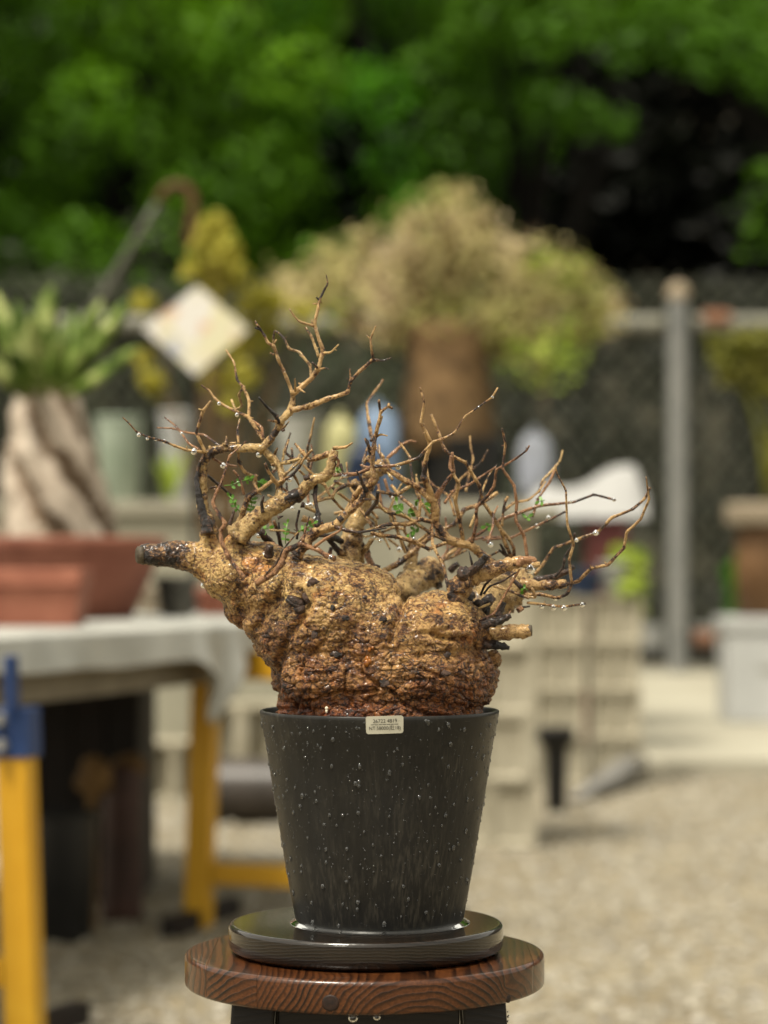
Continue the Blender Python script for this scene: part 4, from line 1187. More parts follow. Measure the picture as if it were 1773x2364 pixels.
# grid label clipped to the rounded outline: columns of quads
cols = -LW * np.cos(np.linspace(0, PI, 45))
def half_h(x):
    e = abs(x) - (LW - cr_)
    return LH if e <= 0 else LH - cr_ + math.sqrt(max(cr_ ** 2 - e ** 2, 0))
v = []; 
for off in (.00055, -.0002):
    for x_ in cols:
        for s_ in (-1, 1):
            q = rot2(x_, s_ * half_h(x_)); v.append(on_pot(q[0], q[1], off, zc, phi0))
nC = len(cols); f = []
for i in range(nC - 1):
    a = 2 * i; o2 = 2 * nC
    f += [(a, a + 2, a + 3, a + 1), (o2 + a + 1, o2 + a + 3, o2 + a + 2, o2 + a), (a + 1, a + 3, o2 + a + 3, o2 + a + 1), (a, o2 + a, o2 + a + 2, a + 2)]
f += [(0, 1, 2 * nC + 1, 2 * nC), (2 * nC - 2, 4 * nC - 2, 4 * nC - 1, 2 * nC - 1)]
b = MB(); b.add(v, f); lab = b.build('price_label', M['label'], root)
tag(lab, 'cream price label with two lines of black print')

def print_text(txt, cx_px, cy_px, width_px, name):
    cu = bpy.data.curves.new(name, 'FONT'); cu.body = txt; cu.align_x = 'CENTER'; cu.align_y = 'CENTER'; cu.size = 1.0
    cu.offset = 0.0
    ob = bpy.data.objects.new(name, cu); C.objects.link(ob)
    dg = bpy.context.evaluated_depsgraph_get(); dg.update()
    me = bpy.data.meshes.new_from_object(ob.evaluated_get(dg)); bpy.data.objects.remove(ob)
    co = np.array([q.co[:] for q in me.vertices]); w_ = co[:, 0].max() - co[:, 0].min()
    s_ = width_px * PX * .955 / w_
    fs = [tuple(p_.vertices) for p_ in me.polygons]
    mid = (co.max(0) + co.min(0)) / 2
    v = []
    for q in co:
        x_, z_ = (q[0] - mid[0]) * s_ + cx_px * PX * .955, (q[1] - mid[1]) * s_ * 1.05 + cy_px * PX * .955
        x_, z_ = rot2(x_, z_); v.append(on_pot(x_, z_, .00075, zc, phi0))
    m_ = MB(); m_.add(v, fs); o_ = m_.build(name, M['ink'], lab); bpy.data.meshes.remove(me)
    return o_
print_text('26722 4819', 1.0, 9.2, 55, 'print')
print_text('NT:58000(\u809a18)', 0.5, -7.8, 73, 'print')
for i in range(7):
    x0 = -32 + i * 9.2
    v = []
    for x_, z_ in ((x0, .2), (x0 + 8.0, .2), (x0 + 8.0, 1.5), (x0, 1.5)):
        q = rot2(x_ * PX * .955, z_ * PX * .955); v.append(on_pot(q[0], q[1], .00075, zc, phi0))
    m_ = MB(); m_.add(v, [(0, 1, 2, 3)]); m_.build('dash', M['ink'], lab)

# soil and grit
b = MB(); b.lathe([(r1 - .0055, PH - .014), (r1 - .03, PH - .011), (.01, PH - .010)], pc, 64)
so = b.build('soil', M['soil'], root, smooth='all'); so['kind'] = 'stuff'; so['label'] = 'dark wet potting soil'
b = MB()
for i in range(500):
    a = rng.random() * 2 * PI; r_ = .070 + .016 * rng.random()
    b.ell((POX + r_ * math.cos(a), r_ * math.sin(a), PT - .011 + .002 * rng.random()), np.array((1, .8, .7)) * (.0012 + .0014 * rng.random()), 6, 4)
gr = b.build('grit', M['pumice'], root, smooth='all'); gr['kind'] = 'stuff'; gr['label'] = 'brown grit on the soil'

# rain drops on the pot wall
b = MB()
nd = 0
while nd < 1900:
    a = (rng.random() * 2 - 1) * 2.0
    z_ = PH * (.03 + .95 * rng.random())
    if rng.random() > .35 + .5 * (z_ / PH): continue
    r_ = pot_r(z_)
    s_ = (.00032 + .0015 * rng.random() ** 4.5)
    if nd > 1000: s_ *= .45
    nr = np.array((math.sin(a), -math.cos(a), -.22)); nr /= np.linalg.norm(nr)
    tg = np.array((math.cos(a), math.sin(a), 0)); up_ = np.cross(tg, nr); up_ = up_ if up_[2] > 0 else -up_
    c = np.array((POX + r_ * math.sin(a), -r_ * math.cos(a), PB + z_))
    if abs(c[0] - (LC - CX) * PX) < LW * 1.05 and z_ > PH - .0145 and c[1] < 0: continue
    e = 1 + .5 * rng.random()
    V_ = []; n_ = 10
    for j, (rr, hh) in enumerate(((1.0, -.1), (.97, .22), (.75, .50), (.40, .66))):
        for i in range(n_):
            q = 2 * PI * i / n_
            V_.append(c + s_ * (rr * math.cos(q) * tg + rr * math.sin(q) * up_ * e * (1 if math.sin(q) < 0 else 1.15) + (hh - .12 * math.sin(q) * hh) * nr))
    f = [(j * n_ + i, j * n_ + (i + 1) % n_, (j + 1) * n_ + (i + 1) % n_, (j + 1) * n_ + i) for j in range(3) for i in range(n_)]
    f.append(tuple(3 * n_ + i for i in range(n_))); f.append(tuple(range(n_))[::-1])
    b.add(V_, f); nd += 1
o = b.build('rain_drops', M['bead'], smooth='all'); tag(o, 'fine rain drops beaded over the black pot', 'water drops', kind='stuff')
# puddle with a meniscus round the foot of the pot
b = MB(); pr = [(r0 - .003, 0.0)]
n_ = 120; V_ = []
for j, (dr, h) in enumerate(((-.0015, .0030), (.0008, .0018), (.0022, .0008), (.0030, .0004), (.0038, .0002), (.0042, .0))):
    for i in range(n_):
        q = 2 * PI * i / n_
        wob = 1 + .1 * math.sin(q * 3 + 1)
        rr = r0 + (dr * wob if dr > .003 else dr)
        V_.append((POX + rr * math.cos(q), rr * math.sin(q), DISC_Z + .0002 + h))
f = [(j * n_ + i, j * n_ + (i + 1) % n_, (j + 1) * n_ + (i + 1) % n_, (j + 1) * n_ + i) for j in range(5) for i in range(n_)]
b.add(V_, f); o = b.build('water_puddle', M['water'], smooth='all'); tag(o, 'thin water film round the foot of the pot', 'puddle', kind='stuff')

# ================================================================== THE CAUDEX PLANT
plant = thing('caudex_plant', (POX, 0, PT - .012), 'gnarled caudex plant with a swollen warty trunk and bare crooked twigs in the black pot', 'plant')
fr = {'A': (260, 600, 2.37), 'B': (800, 800, 2.242), 'C': (560, 960, 4.1475), 'D': (860, 1000, 4.1475), 'E': (960, 1260, 4.608), 'F': (560, 620, 2.183), 'S': (0, 0, 1)}
def fp(f_, x, y):
    a, b_, s_ = fr[f_]; return a + x / s_, b_ + y / s_

prim = MB()
def E_(x, y, dy, rx, ry, rd):
    prim.ell(Q(x, y, dy * PX), (rx * PX, rd * PX, ry * PX), 40, 28)
for q in ((885, 1560, 0, 262, 150, 215), (876, 1650, 0, 240, 130, 212), (760, 1440, -20, 182, 150, 185), (690, 1368, -10, 150, 88, 140), (580, 1328, 0, 116, 78, 95),
          (572, 1388, 0, 62, 66, 70), (820, 1392, -10, 113, 92, 140), (1012, 1462, -10, 118, 96, 150), (625, 1432, -40, 62, 62, 80), (1055, 1445, -30, 66, 66, 90),
          (1138, 1522, -10, 20, 22, 30), (1132, 1552, -10, 20, 20, 28), (1124, 1582, -5, 18, 18, 28), (1116, 1612, -5, 18, 18, 28), (1126, 1540, 30, 20, 40, 30),
          (905, 1470, -120, 90, 80, 70), (912, 1440, -95, 92, 62, 80), (850, 1480, -130, 120, 90, 70), (935, 1478, -112, 135, 92, 85), (760, 1560, -120, 120, 90, 90), (960, 1560, -120, 120, 80, 90)):
    E_(*q)
def cone(pts):
    prim.tube([Q(x, y, dy * PX) for x, y, dy, r in pts], [r * PX for x, y, dy, r in pts], 24)
cone([(322, 1281, 0, 23), (350, 1281, 0, 25), (400, 1280, 0, 30), (450, 1288, 0, 38), (520, 1312, 0, 62)])
cone([(478, 1225, 0, 17), (482, 1250, 0, 22), (500, 1300, 0, 34)])
cone([(560, 1228, -10, 23), (545, 1250, -10, 30), (550, 1300, -10, 42)])
cone([(1052, 1375, -40, 26), (1052, 1410, -40, 32), (1056, 1450, -40, 50)])
cone([(1150, 1455, -20, 17), (1110, 1455, -20, 24), (1060, 1450, -10, 34)])
cone([(785, 1290, 140, 21), (785, 1320, 130, 26), (785, 1380, 90, 40)])
raw = prim.build('raw_caudex', None)
md = raw.modifiers.new('r', 'REMESH'); md.mode = 'VOXEL'; md.voxel_size = .00072; md.adaptivity = 0
sm = raw.modifiers.new('s', 'SMOOTH'); sm.iterations = 14; sm.factor = .6
dg = bpy.context.evaluated_depsgraph_get(); dg.update()
me = bpy.data.meshes.new_from_object(raw.evaluated_get(dg)); bpy.data.objects.remove(raw)
nv = len(me.vertices)
co = np.empty(nv * 3); me.vertices.foreach_get('co', co); co = co.reshape(-1, 3)
no = np.empty(nv * 3); me.vertices.foreach_get('normal', no); no = no.reshape(-1, 3)
pxx = CX + co[:, 0] * F / (co[:, 1] + D0); pyy = HOR - (co[:, 2] - EYE) * F / (co[:, 1] + D0)
u = co / PX                       # in photo-pixel units
wp = u + 9 * np.stack([fbm(u / 45 + i * 13, 3, i) for i in range(3)], 1)
lump = worley(wp / 42, 1)[0]; lump2, l2b = worley(wp / np.array((24, 24, 18)), 2); peb = worley(u / 7.5, 3)[0]
arm = np.clip((pxx - 430) / 80, 0, 1)          # thin limb keeps its section
low = np.clip((pyy - 1330) / 200, 0, 1)
disp = arm * (5 * (.5 - lump) + (2.0 + 3.5 * low) * (.50 - lump2)) + 3.0 * (.5 - peb) + (5 + 9 * low) * arm * fbm(wp / np.array((46, 46, 10)), 3, 51) + (9 * arm + 6) * fbm(u / 60, 4, 5) + 11.5 * fbm(u / 19, 5, 9)
crk = np.clip(1 - (l2b - lump2) / .085, 0, 1) * (fbm(u / 40, 2, 31) > -.06 + .1 * (1 - low))
disp -= arm * (1.8 + 4.2 * low) * crk
front = co[:, 1] < .03
def carve(poly, depth, wid):
    global disp
    dm = np.full(nv, 1e9)
    wob = 5 * fbm(u / 20, 2, 21)
    for (x0, y0), (x1, y1) in zip(poly[:-1], poly[1:]):
        ax_, ay_ = x1 - x0, y1 - y0; L2 = ax_ * ax_ + ay_ * ay_
        t_ = np.clip(((pxx - x0) * ax_ + (pyy - y0) * ay_) / L2, 0, 1)
        dm = np.minimum(dm, np.hypot(pxx - x0 - t_ * ax_, pyy - y0 - t_ * ay_ + wob))
    disp = disp - front * 1.2 * depth * np.exp(-(dm / wid) ** 2)
carve([(938, 1372), (925, 1405), (912, 1435), (905, 1480)], 14, 8)
carve([(660, 1310), (640, 1380), (600, 1425), (590, 1450)], 12, 9)
carve([(700, 1420), (665, 1470), (640, 1540), (640, 1600)], 11, 9)
carve([(620, 1640), (700, 1628), (745, 1608), (800, 1602), (870, 1598)], 9, 4)
carve([(835, 1552), (870, 1580), (900, 1595), (940, 1630), (1000, 1652), (1040, 1655)], 9, 4)
carve([(800, 1550), (797, 1580), (796, 1605)], 6, 2.5)
carve([(860, 1500), (838, 1530), (835, 1552)], 5, 3)
carve([(1000, 1460), (1030, 1475), (1075, 1475)], 12, 7)
carve([(1100, 1480), (1105, 1540), (1090, 1600), (1080, 1650)], 9, 5)
carve([(690, 1370), (700, 1390)], 26, 16)
carve([(970, 1540), (1010, 1560), (1060, 1560)], 7, 5)
carve([(750, 1480), (700, 1530), (690, 1560)], 6, 5)
co = co + no * (disp * PX)[:, None]
co -= np.array(wloc(plant))
me.vertices.foreach_set('co', co.ravel()); me.polygons.foreach_set('use_smooth', np.ones(len(me.polygons), bool)); me.update()
me.name = 'caudex'; me.materials.clear(); me.materials.append(M['bark_body']); me.materials.append(M['bark_stub'])
lt = np.empty(len(me.polygons), int); me.polygons.foreach_get('loop_start', lt); li = np.empty(len(me.loops), int); me.loops.foreach_get('vertex_index', li)
fv = li[lt]; bord = 432 + 60 * fbm(u[fv] / 14, 3, 41)
me.polygons.foreach_set('material_index', (pxx[fv] < bord).astype(np.int32))
o = bpy.data.objects.new('caudex', me); C.objects.link(o); o.parent = plant

NTW = [0]
def twig(f_, pts, r0, r1, dy0, dy1, mat, name='twig', rs=None, rough=1.0, spurs=True):
    """crooked twig through traced points; radii in photo pixels"""
    NTW[0] += 1
    P_ = np.array([fp(f_, x, y) for x, y in pts]); n_ = len(P_)
    seg = np.concatenate([[0], np.cumsum(np.hypot(*np.diff(P_, axis=0).T))])
    rr = np.interp(seg, seg[np.linspace(0, n_ - 1, len(rs)).round().astype(int)], rs) if rs is not None else r0 + (r1 - r0) * seg / seg[-1]
    if rs is not None and len(rs) == n_: rr = np.array(rs, float)
    tt = []; 
    for i in range(n_ - 1):
        m_ = max(3, int((seg[i + 1] - seg[i]) / 4.5)); tt += list(np.linspace(seg[i], seg[i + 1], m_, endpoint=False))
    tt = np.array(tt + [seg[-1]])
    x_ = np.interp(tt, seg, P_[:, 0]); y_ = np.interp(tt, seg, P_[:, 1]); q_ = np.interp(tt, seg, rr)
    # soften joints a little, wobble along the way
    def sm_(a): 
        b_ = a.copy(); b_[1:-1] = .25 * a[:-2] + .5 * a[1:-1] + .25 * a[2:]; return b_
    x_, y_ = sm_(x_), sm_(y_)
    s3 = np.stack([tt / 9, np.full_like(tt, NTW[0] * 7.3), np.zeros_like(tt)], 1)
    wb = np.minimum(1.0, q_ * .22) * .9
    x_ = x_ + fbm(s3, 3, 1) * wb * 1.5; y_ = y_ + fbm(s3 + 50, 3, 2) * wb * 1.5
    node = np.exp(-(np.abs(tt[:, None] - seg[None, 1:-1]) / (1.6 + .35 * q_[:, None])) ** 2).max(1) if n_ > 2 else np.zeros_like(tt)
    q_ = q_ * (1 + np.where(q_ > 7, .08, .20) * node + .5 * fbm(s3 * 1.7 + 9, 3, 3) * rough) * np.where(q_ < 6, .86, 1.0)
    dep = dy0 + (dy1 - dy0) * tt / seg[-1] + .004 * fbm(s3 * .5 + 20, 2, 6)
    W3 = np.array([Q(a, b_, c_) for a, b_, c_ in zip(x_, y_, dep)])
    sc_ = (D0 + dep) / D0
    m_ = MB(); nn_ = 8 if q_.max() < 7 else 18
    m_.tube(W3, q_ * PX * sc_, nn_)
    if q_.max() >= 7:
        v_ = m_.v[0]; ctr = np.repeat(W3, nn_, 0); rad_ = v_ - ctr
        m_.v[0] = ctr + rad_ * (1 + (1.1 if mat == 'dark' else .8) * fbm(v_ / PX / 6.0, 4, 12)[:, None])
    if spurs and r0 < 9:
        for s_ in seg[1:-1]:
            if rng.random() < .35:
                i = int(np.argmin(np.abs(tt - s_))); a_ = rng.normal(size=3); a_ /= np.linalg.norm(a_)
                L = (3 + 4 * rng.random()) * PX
                m_.tube([W3[i], W3[i] + a_ * (q_[i] * PX + L)], [q_[i] * PX * .55, q_[i] * PX * .25], 5)
    return m_.build(name, M['bark_' + mat], plant, smooth='all')

# --- left arching branch
twig('A', [(545, 1500), (515, 1420), (490, 1340), (490, 1260), (492, 1190), (492, 1130), (512, 1080), (548, 1045), (605, 1033), (690, 1030), (765, 1028), (815, 1030), (862, 985), (902, 930), (918, 885), (970, 828), (984, 785), (986, 735)],
     0, 0, .0, -.005, 'pale', 'branch', [17, 15, 13, 11, 11, 11, 11, 10.5, 9.5, 9, 9, 9.5, 8.5, 8, 9, 8.5, 6.5, 6.5])
twig('A', [(505, 1055), (470, 1130), (457, 1200), (470, 1290), (488, 1370), (515, 1450), (520, 1500)], 5, 14, -.006, -.012, 'stub', 'branch', [3.5, 4.5, 6, 8, 10, 13, 16])
twig('A', [(508, 1055), (478, 990), (455, 942), (478, 880), (495, 828), (515, 800), (537, 770)], 5, 3, -.008, -.02, 'tan', rs=[5, 4.5, 4, 4, 5, 3.5, 2.5])
twig('A', [(497, 825), (470, 815)], 3.5, 2, -.018, -.02, 'pale')
twig('A', [(530, 778), (548, 776)], 2, 1.5, -.02, -.02, 'pale')
twig('A', [(500, 1052), (405, 1040), (340, 1018), (282, 992), (235, 980), (185, 966), (130, 940), (92, 896), (55, 862)], 4.2, 2, -.006, -.03, 'tan')
twig('A', [(475, 1038), (415, 1005), (378, 948), (345, 908), (285, 862)], 3.6, 2.2, .005, .03, 'red')
twig('A', [(605, 1030), (560, 1000), (505, 958), (400, 944), (330, 922), (245, 918)], 3.6, 2.2, .01, .04, 'red')
twig('A', [(985, 737), (1040, 690), (1090, 645), (1128, 592), (1140, 530), (1154, 500), (1130, 440), (1110, 375), (1105, 340), (1125, 262), (1130, 222), (1160, 160), (1178, 130), (1168, 80)],
     6.5, 1.6, -.005, -.015, 'tan', rs=[6.5, 6, 6, 6, 5.5, 5.5, 4.8, 4.5, 4.2, 3.8, 3.4, 2.6, 2.2, 1.4])
twig('A', [(1105, 362), (1060, 350), (1020, 337), (990, 302), (967, 268)], 4, 1.6, -.01, -.02, 'tan')
twig('A', [(1055, 368), (1092, 425), (1112, 485), (1128, 530)], 3, 4.5, .0, -.005, 'pale')
twig('A', [(1090, 325), (1092, 360)], 1.6, 3, -.01, -.01, 'pale')
twig('A', [(1155, 508), (1192, 508), (1212, 488), (1236, 463)], 3.5, 2, -.01, -.02, 'pale')
twig('A', [(1120, 590), (1092, 560)], 4, 2.5, -.01, -.015, 'dark')
twig('A', [(1128, 600), (1165, 590), (1182, 598)], 3, 1.5, -.01, -.015, 'tan')
twig('A', [(1130, 240), (1095, 240)], 3, 1.6, -.012, -.014, 'tan'); twig('A', [(1132, 222), (1115, 204)], 3, 2.2, -.012, -.014, 'dark')
twig('A', [(1088, 645), (1082, 578), (1042, 530), (1022, 502), (965, 488), (940, 432), (912, 402), (886, 386), (880, 425), (878, 462)], 4.5, 2.6, -.002, .02, 'pale')
twig('A', [(985, 733), (952, 645), (932, 602), (906, 545), (882, 472), (850, 455), (830, 410), (800, 370), (780, 335)], 6, 2.6, -.006, -.02, 'tan', rs=[6, 5, 5, 4.5, 5, 4, 3.6, 3.4, 2.4])
twig('A', [(802, 380), (778, 370)], 3, 2, -.02, -.02, 'dark'); twig('A', [(885, 520), (860, 508)], 4, 2, -.01, -.01, 'pale'); twig('A', [(883, 460), (896, 436)], 3, 2, -.01, -.01, 'tan')
twig('A', [(1000, 716), (998, 650)], 3.6, 2, -.008, -.02, 'pale'); twig('A', [(1020, 705), (1052, 725)], 4, 2, -.008, -.02, 'tan')
twig('A', [(975, 822), (1080, 800), (1182, 758), (1285, 726), (1302, 664), (1352, 608), (1425, 545), (1480, 553), (1528, 533)], 7, 1.6, -.006, -.02, 'tan', rs=[7, 6.5, 6, 5.6, 5, 4.8, 4.6, 2.6, 1.5])
twig('A', [(1425, 545), (1415, 475), (1410, 432), (1440, 360)], 4.4, 1.8, -.018, -.025, 'tan'); twig('A', [(1414, 438), (1390, 412)], 2.6, 2, -.02, -.02, 'pale')
twig('A', [(1302, 664), (1298, 595)], 3, 2, -.014, -.016, 'tan'); twig('A', [(1300, 656), (1278, 648)], 2.6, 1.6, -.014, -.016, 'dark'); twig('A', [(1185, 757), (1188, 742)], 4, 3, -.01, -.01, 'tan'); twig('A', [(1070, 800), (1080, 782)], 4, 2, -.01, -.01, 'pale')
twig('A', [(912, 890), (888, 845), (870, 830), (835, 795), (800, 752)], 6, 2.8, -.006, -.02, 'dark')
twig('A', [(905, 885), (850, 878)], 4.5, 2, -.006, -.02, 'tan'); twig('A', [(900, 865), (905, 845)], 3, 2, -.01, -.01, 'dark')
twig('A', [(920, 930), (940, 915), (965, 885)], 3.6, 1.6, -.006, -.02, 'pale'); twig('A', [(925, 935), (942, 930)], 4, 3, -.01, -.01, 'dark')
twig('A', [(825, 985), (800, 945), (765, 892), (745, 860), (680, 832), (602, 792), (562, 760), (530, 715), (485, 685)], 6, 2.2, .006, .02, 'tan')
twig('A', [(822, 975), (818, 920), (752, 870)], 4.5, 3.5, .006, .012, 'red')
twig('A', [(745, 860), (748, 772), (718, 700), (680, 655), (665, 560), (620, 492)], 4.6, 2.2, .012, .03, 'tan')
twig('A', [(716, 690), (688, 742), (710, 800), (672, 820), (650, 765)], 3.4, 3, .03, .06, 'pale')
twig('A', [(690, 1005), (682, 935), (696, 870)], 4, 2.4, .0, .01, 'tan')
twig('A', [(690, 1030), (688, 1105), (722, 1160), (782, 1192), (780, 1262), (735, 1292), (705, 1400), (660, 1470)], 4, 6, .0, .015, 'tan')
twig('A', [(630, 1015), (600, 1005)], 4, 2.5, -.005, -.005, 'pale'); twig('A', [(620, 1010), (622, 965)], 5, 2, -.003, .0, 'pale'); twig('A', [(640, 1003), (675, 1000)], 3, 2, .0, .0, 'tan')
# front left descending twig
twig('A', [(733, 990), (672, 1045), (640, 1072), (622, 1132), (592, 1228), (572, 1262), (545, 1332), (582, 1392), (615, 1440), (592, 1480), (592, 1532), (632, 1622), (702, 1718), (722, 1738)], 2, 5.5, -.03, -.045, 'red', rs=[1.6, 2.2, 3, 3.2, 3.6, 4.6, 4.6, 5, 6, 5.6, 5.6, 6, 5.6, 5])
twig('A', [(550, 1085), (600, 1118), (680, 1130)], 4, 3, .0, .02, 'red'); twig('A', [(520, 1180), (580, 1230), (650, 1290)], 4, 4, .01, .03, 'dark'); twig('A', [(530, 1250), (572, 1240)], 3, 3, .0, .0, 'tan')
twig('A', [(640, 1450), (665, 1370)], 6, 3.5, -.03, -.03, 'dark'); twig('A', [(660, 1150), (700, 1200), (718, 1285)], 3, 4, -.01, -.005, 'red')
# --- central thick branch
twig('C', [(-60, 1170), (0, 1100), (150, 975), (330, 850), (470, 790), (560, 745), (620, 660), (700, 605), (790, 580), (832, 540), (845, 470), (865, 390), (885, 330)],
     0, 0, -.02, -.03, 'pale', 'branch', [34, 25, 21, 19, 16, 14, 13, 12, 11.5, 12, 11, 11, 8])
twig('C', [(195, 925), (182, 850), (190, 810), (205, 765)], 6, 3, -.03, -.035, 'dark', 'stub'); twig('C', [(335, 975), (388, 960)], 6, 1.5, -.03, -.03, 'dark', 'stub')
twig('C', [(400, 800), (470, 775), (540, 745)], 5, 9, -.037, -.037, 'dark', 'bark_flap', spurs=False); twig('C', [(590, 600), (640, 580)], 7, 6, -.035, -.035, 'dark', 'stub')
twig('C', [(880, 380), (925, 430), (905, 490)], 4, 4, -.038, -.036, 'red', 'bark_flap'); twig('C', [(935, 460), (960, 540)], 5, 3, -.03, -.03, 'dark')
twig('C', [(870, 568), (1000, 560), (1100, 555), (1200, 512), (1275, 482), (1400, 482), (1505, 468), (1585, 440), (1659, 408)], 5, 4, -.035, -.04, 'red')
twig('B', [(250, 617), (370, 578), (450, 490), (492, 480), (556, 450), (615, 360), (687, 310), (755, 262), (783, 212)], 4, 2.4, -.04, -.045, 'tan')
twig('C', [(835, 362), (720, 400), (640, 425), (600, 382), (572, 346), (500, 265)], 7.5, 3.2, -.025, -.01, 'tan', rs=[8, 6.5, 6, 5.5, 5, 3.2])
twig('C', [(870, 312), (905, 305), (990, 300), (1052, 258)], 5, 2.4, -.03, -.04, 'tan')
twig('C', [(560, 405), (450, 445), (350, 458), (280, 470)], 5.5, 5, -.01, -.002, 'pale'); twig('C', [(668, 322), (592, 402), (542, 492), (482, 562), (400, 612), (340, 640)], 3.2, 4, -.02, -.01, 'tan')
twig('C', [(205, 325), (265, 395), (300, 400), (342, 470), (370, 560), (382, 625), (352, 668), (352, 760), (335, 830)], 6, 9, .0, -.012, 'pale', rs=[9, 8.5, 7, 6.5, 6, 6.5, 8, 8, 10])
twig('C', [(302, 382), (335, 308)], 5, 2.6, .0, -.01, 'pale'); twig('C', [(270, 400), (300, 465)], 8, 6, .0, .0, 'pale')
twig('C', [(382, 622), (402, 560), (482, 502), (575, 408)], 4, 3.4, -.008, -.012, 'pale'); twig('C', [(345, 665), (290, 602), (242, 522), (215, 452)], 6, 3.6, -.01, -.025, 'tan')
twig('C', [(335, 625), (282, 622), (222, 672), (142, 722), (62, 782), (22, 855), (0, 935), (-30, 1045)], 5, 6.5, -.006, .01, 'tan')
twig('C', [(142, 722), (112, 642), (128, 565)], 5, 4, .0, .01, 'tan'); twig('C', [(112, 592), (62, 572), (0, 512)], 4, 4, .008, .012, 'tan')
twig('C', [(492, 562), (522, 622), (552, 692)], 3.4, 2.6, .0, .01, 'tan'); twig('C', [(540, 522), (602, 577)], 3.4, 3, .0, .01, 'tan'); twig('C', [(580, 470), (642, 532), (702, 572)], 3.4, 3, .01, .01, 'tan')
twig('C', [(442, 228), (405, 350), (482, 412)], 3, 4, .01, .0, 'tan'); twig('C', [(470, 310), (478, 392)], 3, 3.6, .01, .0, 'tan')
twig('C', [(705, 660), (690, 760), (705, 850), (722, 942), (716, 1065)], 5.5, 6, -.025, -.035, 'dark', rs=[5, 5, 5, 6, 7])
twig('C', [(240, 755), (310, 800)], 3.4, 3.4, -.02, -.02, 'pale')
# --- front right-leaning branch
twig('C', [(505, 1330), (600, 1215), (700, 1105), (800, 1075), (900, 1050), (945, 985), (1050, 890), (1150, 800), (1182, 720), (1255, 612), (1246, 520), (1240, 420), (1220, 340), (1195, 250), (1170, 215)],
     0, 0, -.03, -.05, 'tan', 'branch', [17, 14, 12, 11, 10.5, 9.5, 8.5, 8, 7.5, 8, 6, 5.5, 5, 4.5, 3.2])
twig('C', [(920, 1000), (955, 970)], 8, 7, -.05, -.05, 'dark', 'stub', spurs=False)
twig('C', [(1222, 242), (1320, 175), (1388, 192)], 4.4, 1.8, -.05, -.055, 'tan'); twig('C', [(1245, 420), (1256, 300), (1270, 200), (1302, 80), (1330, 0)], 6, 5, -.05, -.055, 'tan')
twig('F', [(672, 828), (688, 765), (696, 722), (735, 692), (757, 706)], 5, 3.4, -.055, -.06, 'tan'); twig('F', [(694, 725), (686, 662)], 4, 3.6, -.055, -.06, 'tan'); twig('F', [(735, 695), (738, 680)], 4, 4, -.06, -.06, 'tan')
twig('C', [(1182, 722), (1142, 642), (1130, 592), (1090, 525)], 6, 2.2, -.045, -.055, 'dark'); twig('C', [(1155, 800), (1230, 800), (1278, 798)], 4.4, 1.5, -.045, -.06, 'pale')
twig('C', [(1045, 890), (1080, 765), (1132, 680)], 9, 6, -.03, -.04, 'tan'); twig('C', [(890, 1062), (1000, 1100), (1120, 1116), (1250, 1095), (1378, 1072)], 5.5, 2, -.04, -.055, 'dark')
twig('C', [(1292, 735), (1285, 830), (1190, 942)], 5.5, 6, -.03, .0, 'dark'); twig('C', [(860, 1010), (865, 1045)], 2, 3, -.05, -.05, 'dark')
# --- red front twig
twig('C', [(130, 1600), (230, 1545), (310, 1500), (380, 1400), (412, 1290), (480, 1262), (562, 1222), (640, 1260), (720, 1282), (800, 1340), (882, 1366)], 8, 6, -.060, -.075, 'red', rs=[9, 7, 6.5, 7, 7.5, 6.5, 6.5, 5.5, 5.5, 6, 6.5], spurs=False)
twig('C', [(690, 1252), (780, 1185), (862, 1140), (932, 1100), (955, 1050)], 5, 2.4, -.072, -.08, 'red'); twig('C', [(575, 1205), (602, 1082), (642, 960)], 5, 1.3, -.07, -.075, 'red', spurs=False)
twig('C', [(205, 1530), (320, 1420), (372, 1310), (425, 1232), (532, 1112), (622, 1070), (682, 1030)], 3.2, 1.5, -.064, -.07, 'tan', spurs=False)
# --- pale rear trunk
twig('C', [(1030, 1480), (1030, 1400), (1035, 1200), (1090, 1020), (1150, 900), (1172, 750), (1235, 570), (1330, 490), (1410, 455)], 0, 0, .05, .07, 'pale', 'branch', [26, 23, 24, 20, 18, 16, 17, 17, 13])
twig('C', [(1180, 720), (1120, 690), (1060, 645)], 13, 11, .05, .04, 'pale', 'branch'); twig('C', [(1060, 660), (955, 665), (880, 622)], 6, 5, .04, .03, 'tan'); twig('C', [(1020, 650), (892, 712), (852, 782), (742, 802), (690, 830)], 5, 5, .03, .01, 'pale')
twig('C', [(890, 712), (862, 685)], 4.5, 4, .03, .03, 'pale'); twig('C', [(855, 785), (932, 872), (992, 922)], 4, 3, .02, .04, 'tan'); twig('C', [(912, 738), (962, 772), (1042, 832)], 4, 4, .03, .04, 'tan')
twig('C', [(1385, 405), (1470, 330), (1532, 272), (1612, 236), (1664, 255)], 5, 3.2, .07, .08, 'red'); twig('C', [(1352, 402), (1282, 312), (1232, 182), (1216, 60), (1202, 0)], 4.4, 3.6, .07, .10, 'tan')
twig('A', [(1412, 968), (1400, 890), (1390, 782), (1440, 712), (1480, 655)], 3.6, 3, .10, .12, 'tan'); twig('C', [(1165, 570), (1150, 450), (1195, 305)], 5, 3, .05, .06, 'tan'); twig('C', [(1160, 450), (1212, 380)], 4.5, 4, .05, .05, 'pale')
twig('C', [(950, 1330), (780, 1135), (700, 1130)], 8, 4, .045, .03, 'tan'); twig('C', [(950, 1200), (860, 1160), (740, 1140)], 8, 5, .045, .02, 'dark')
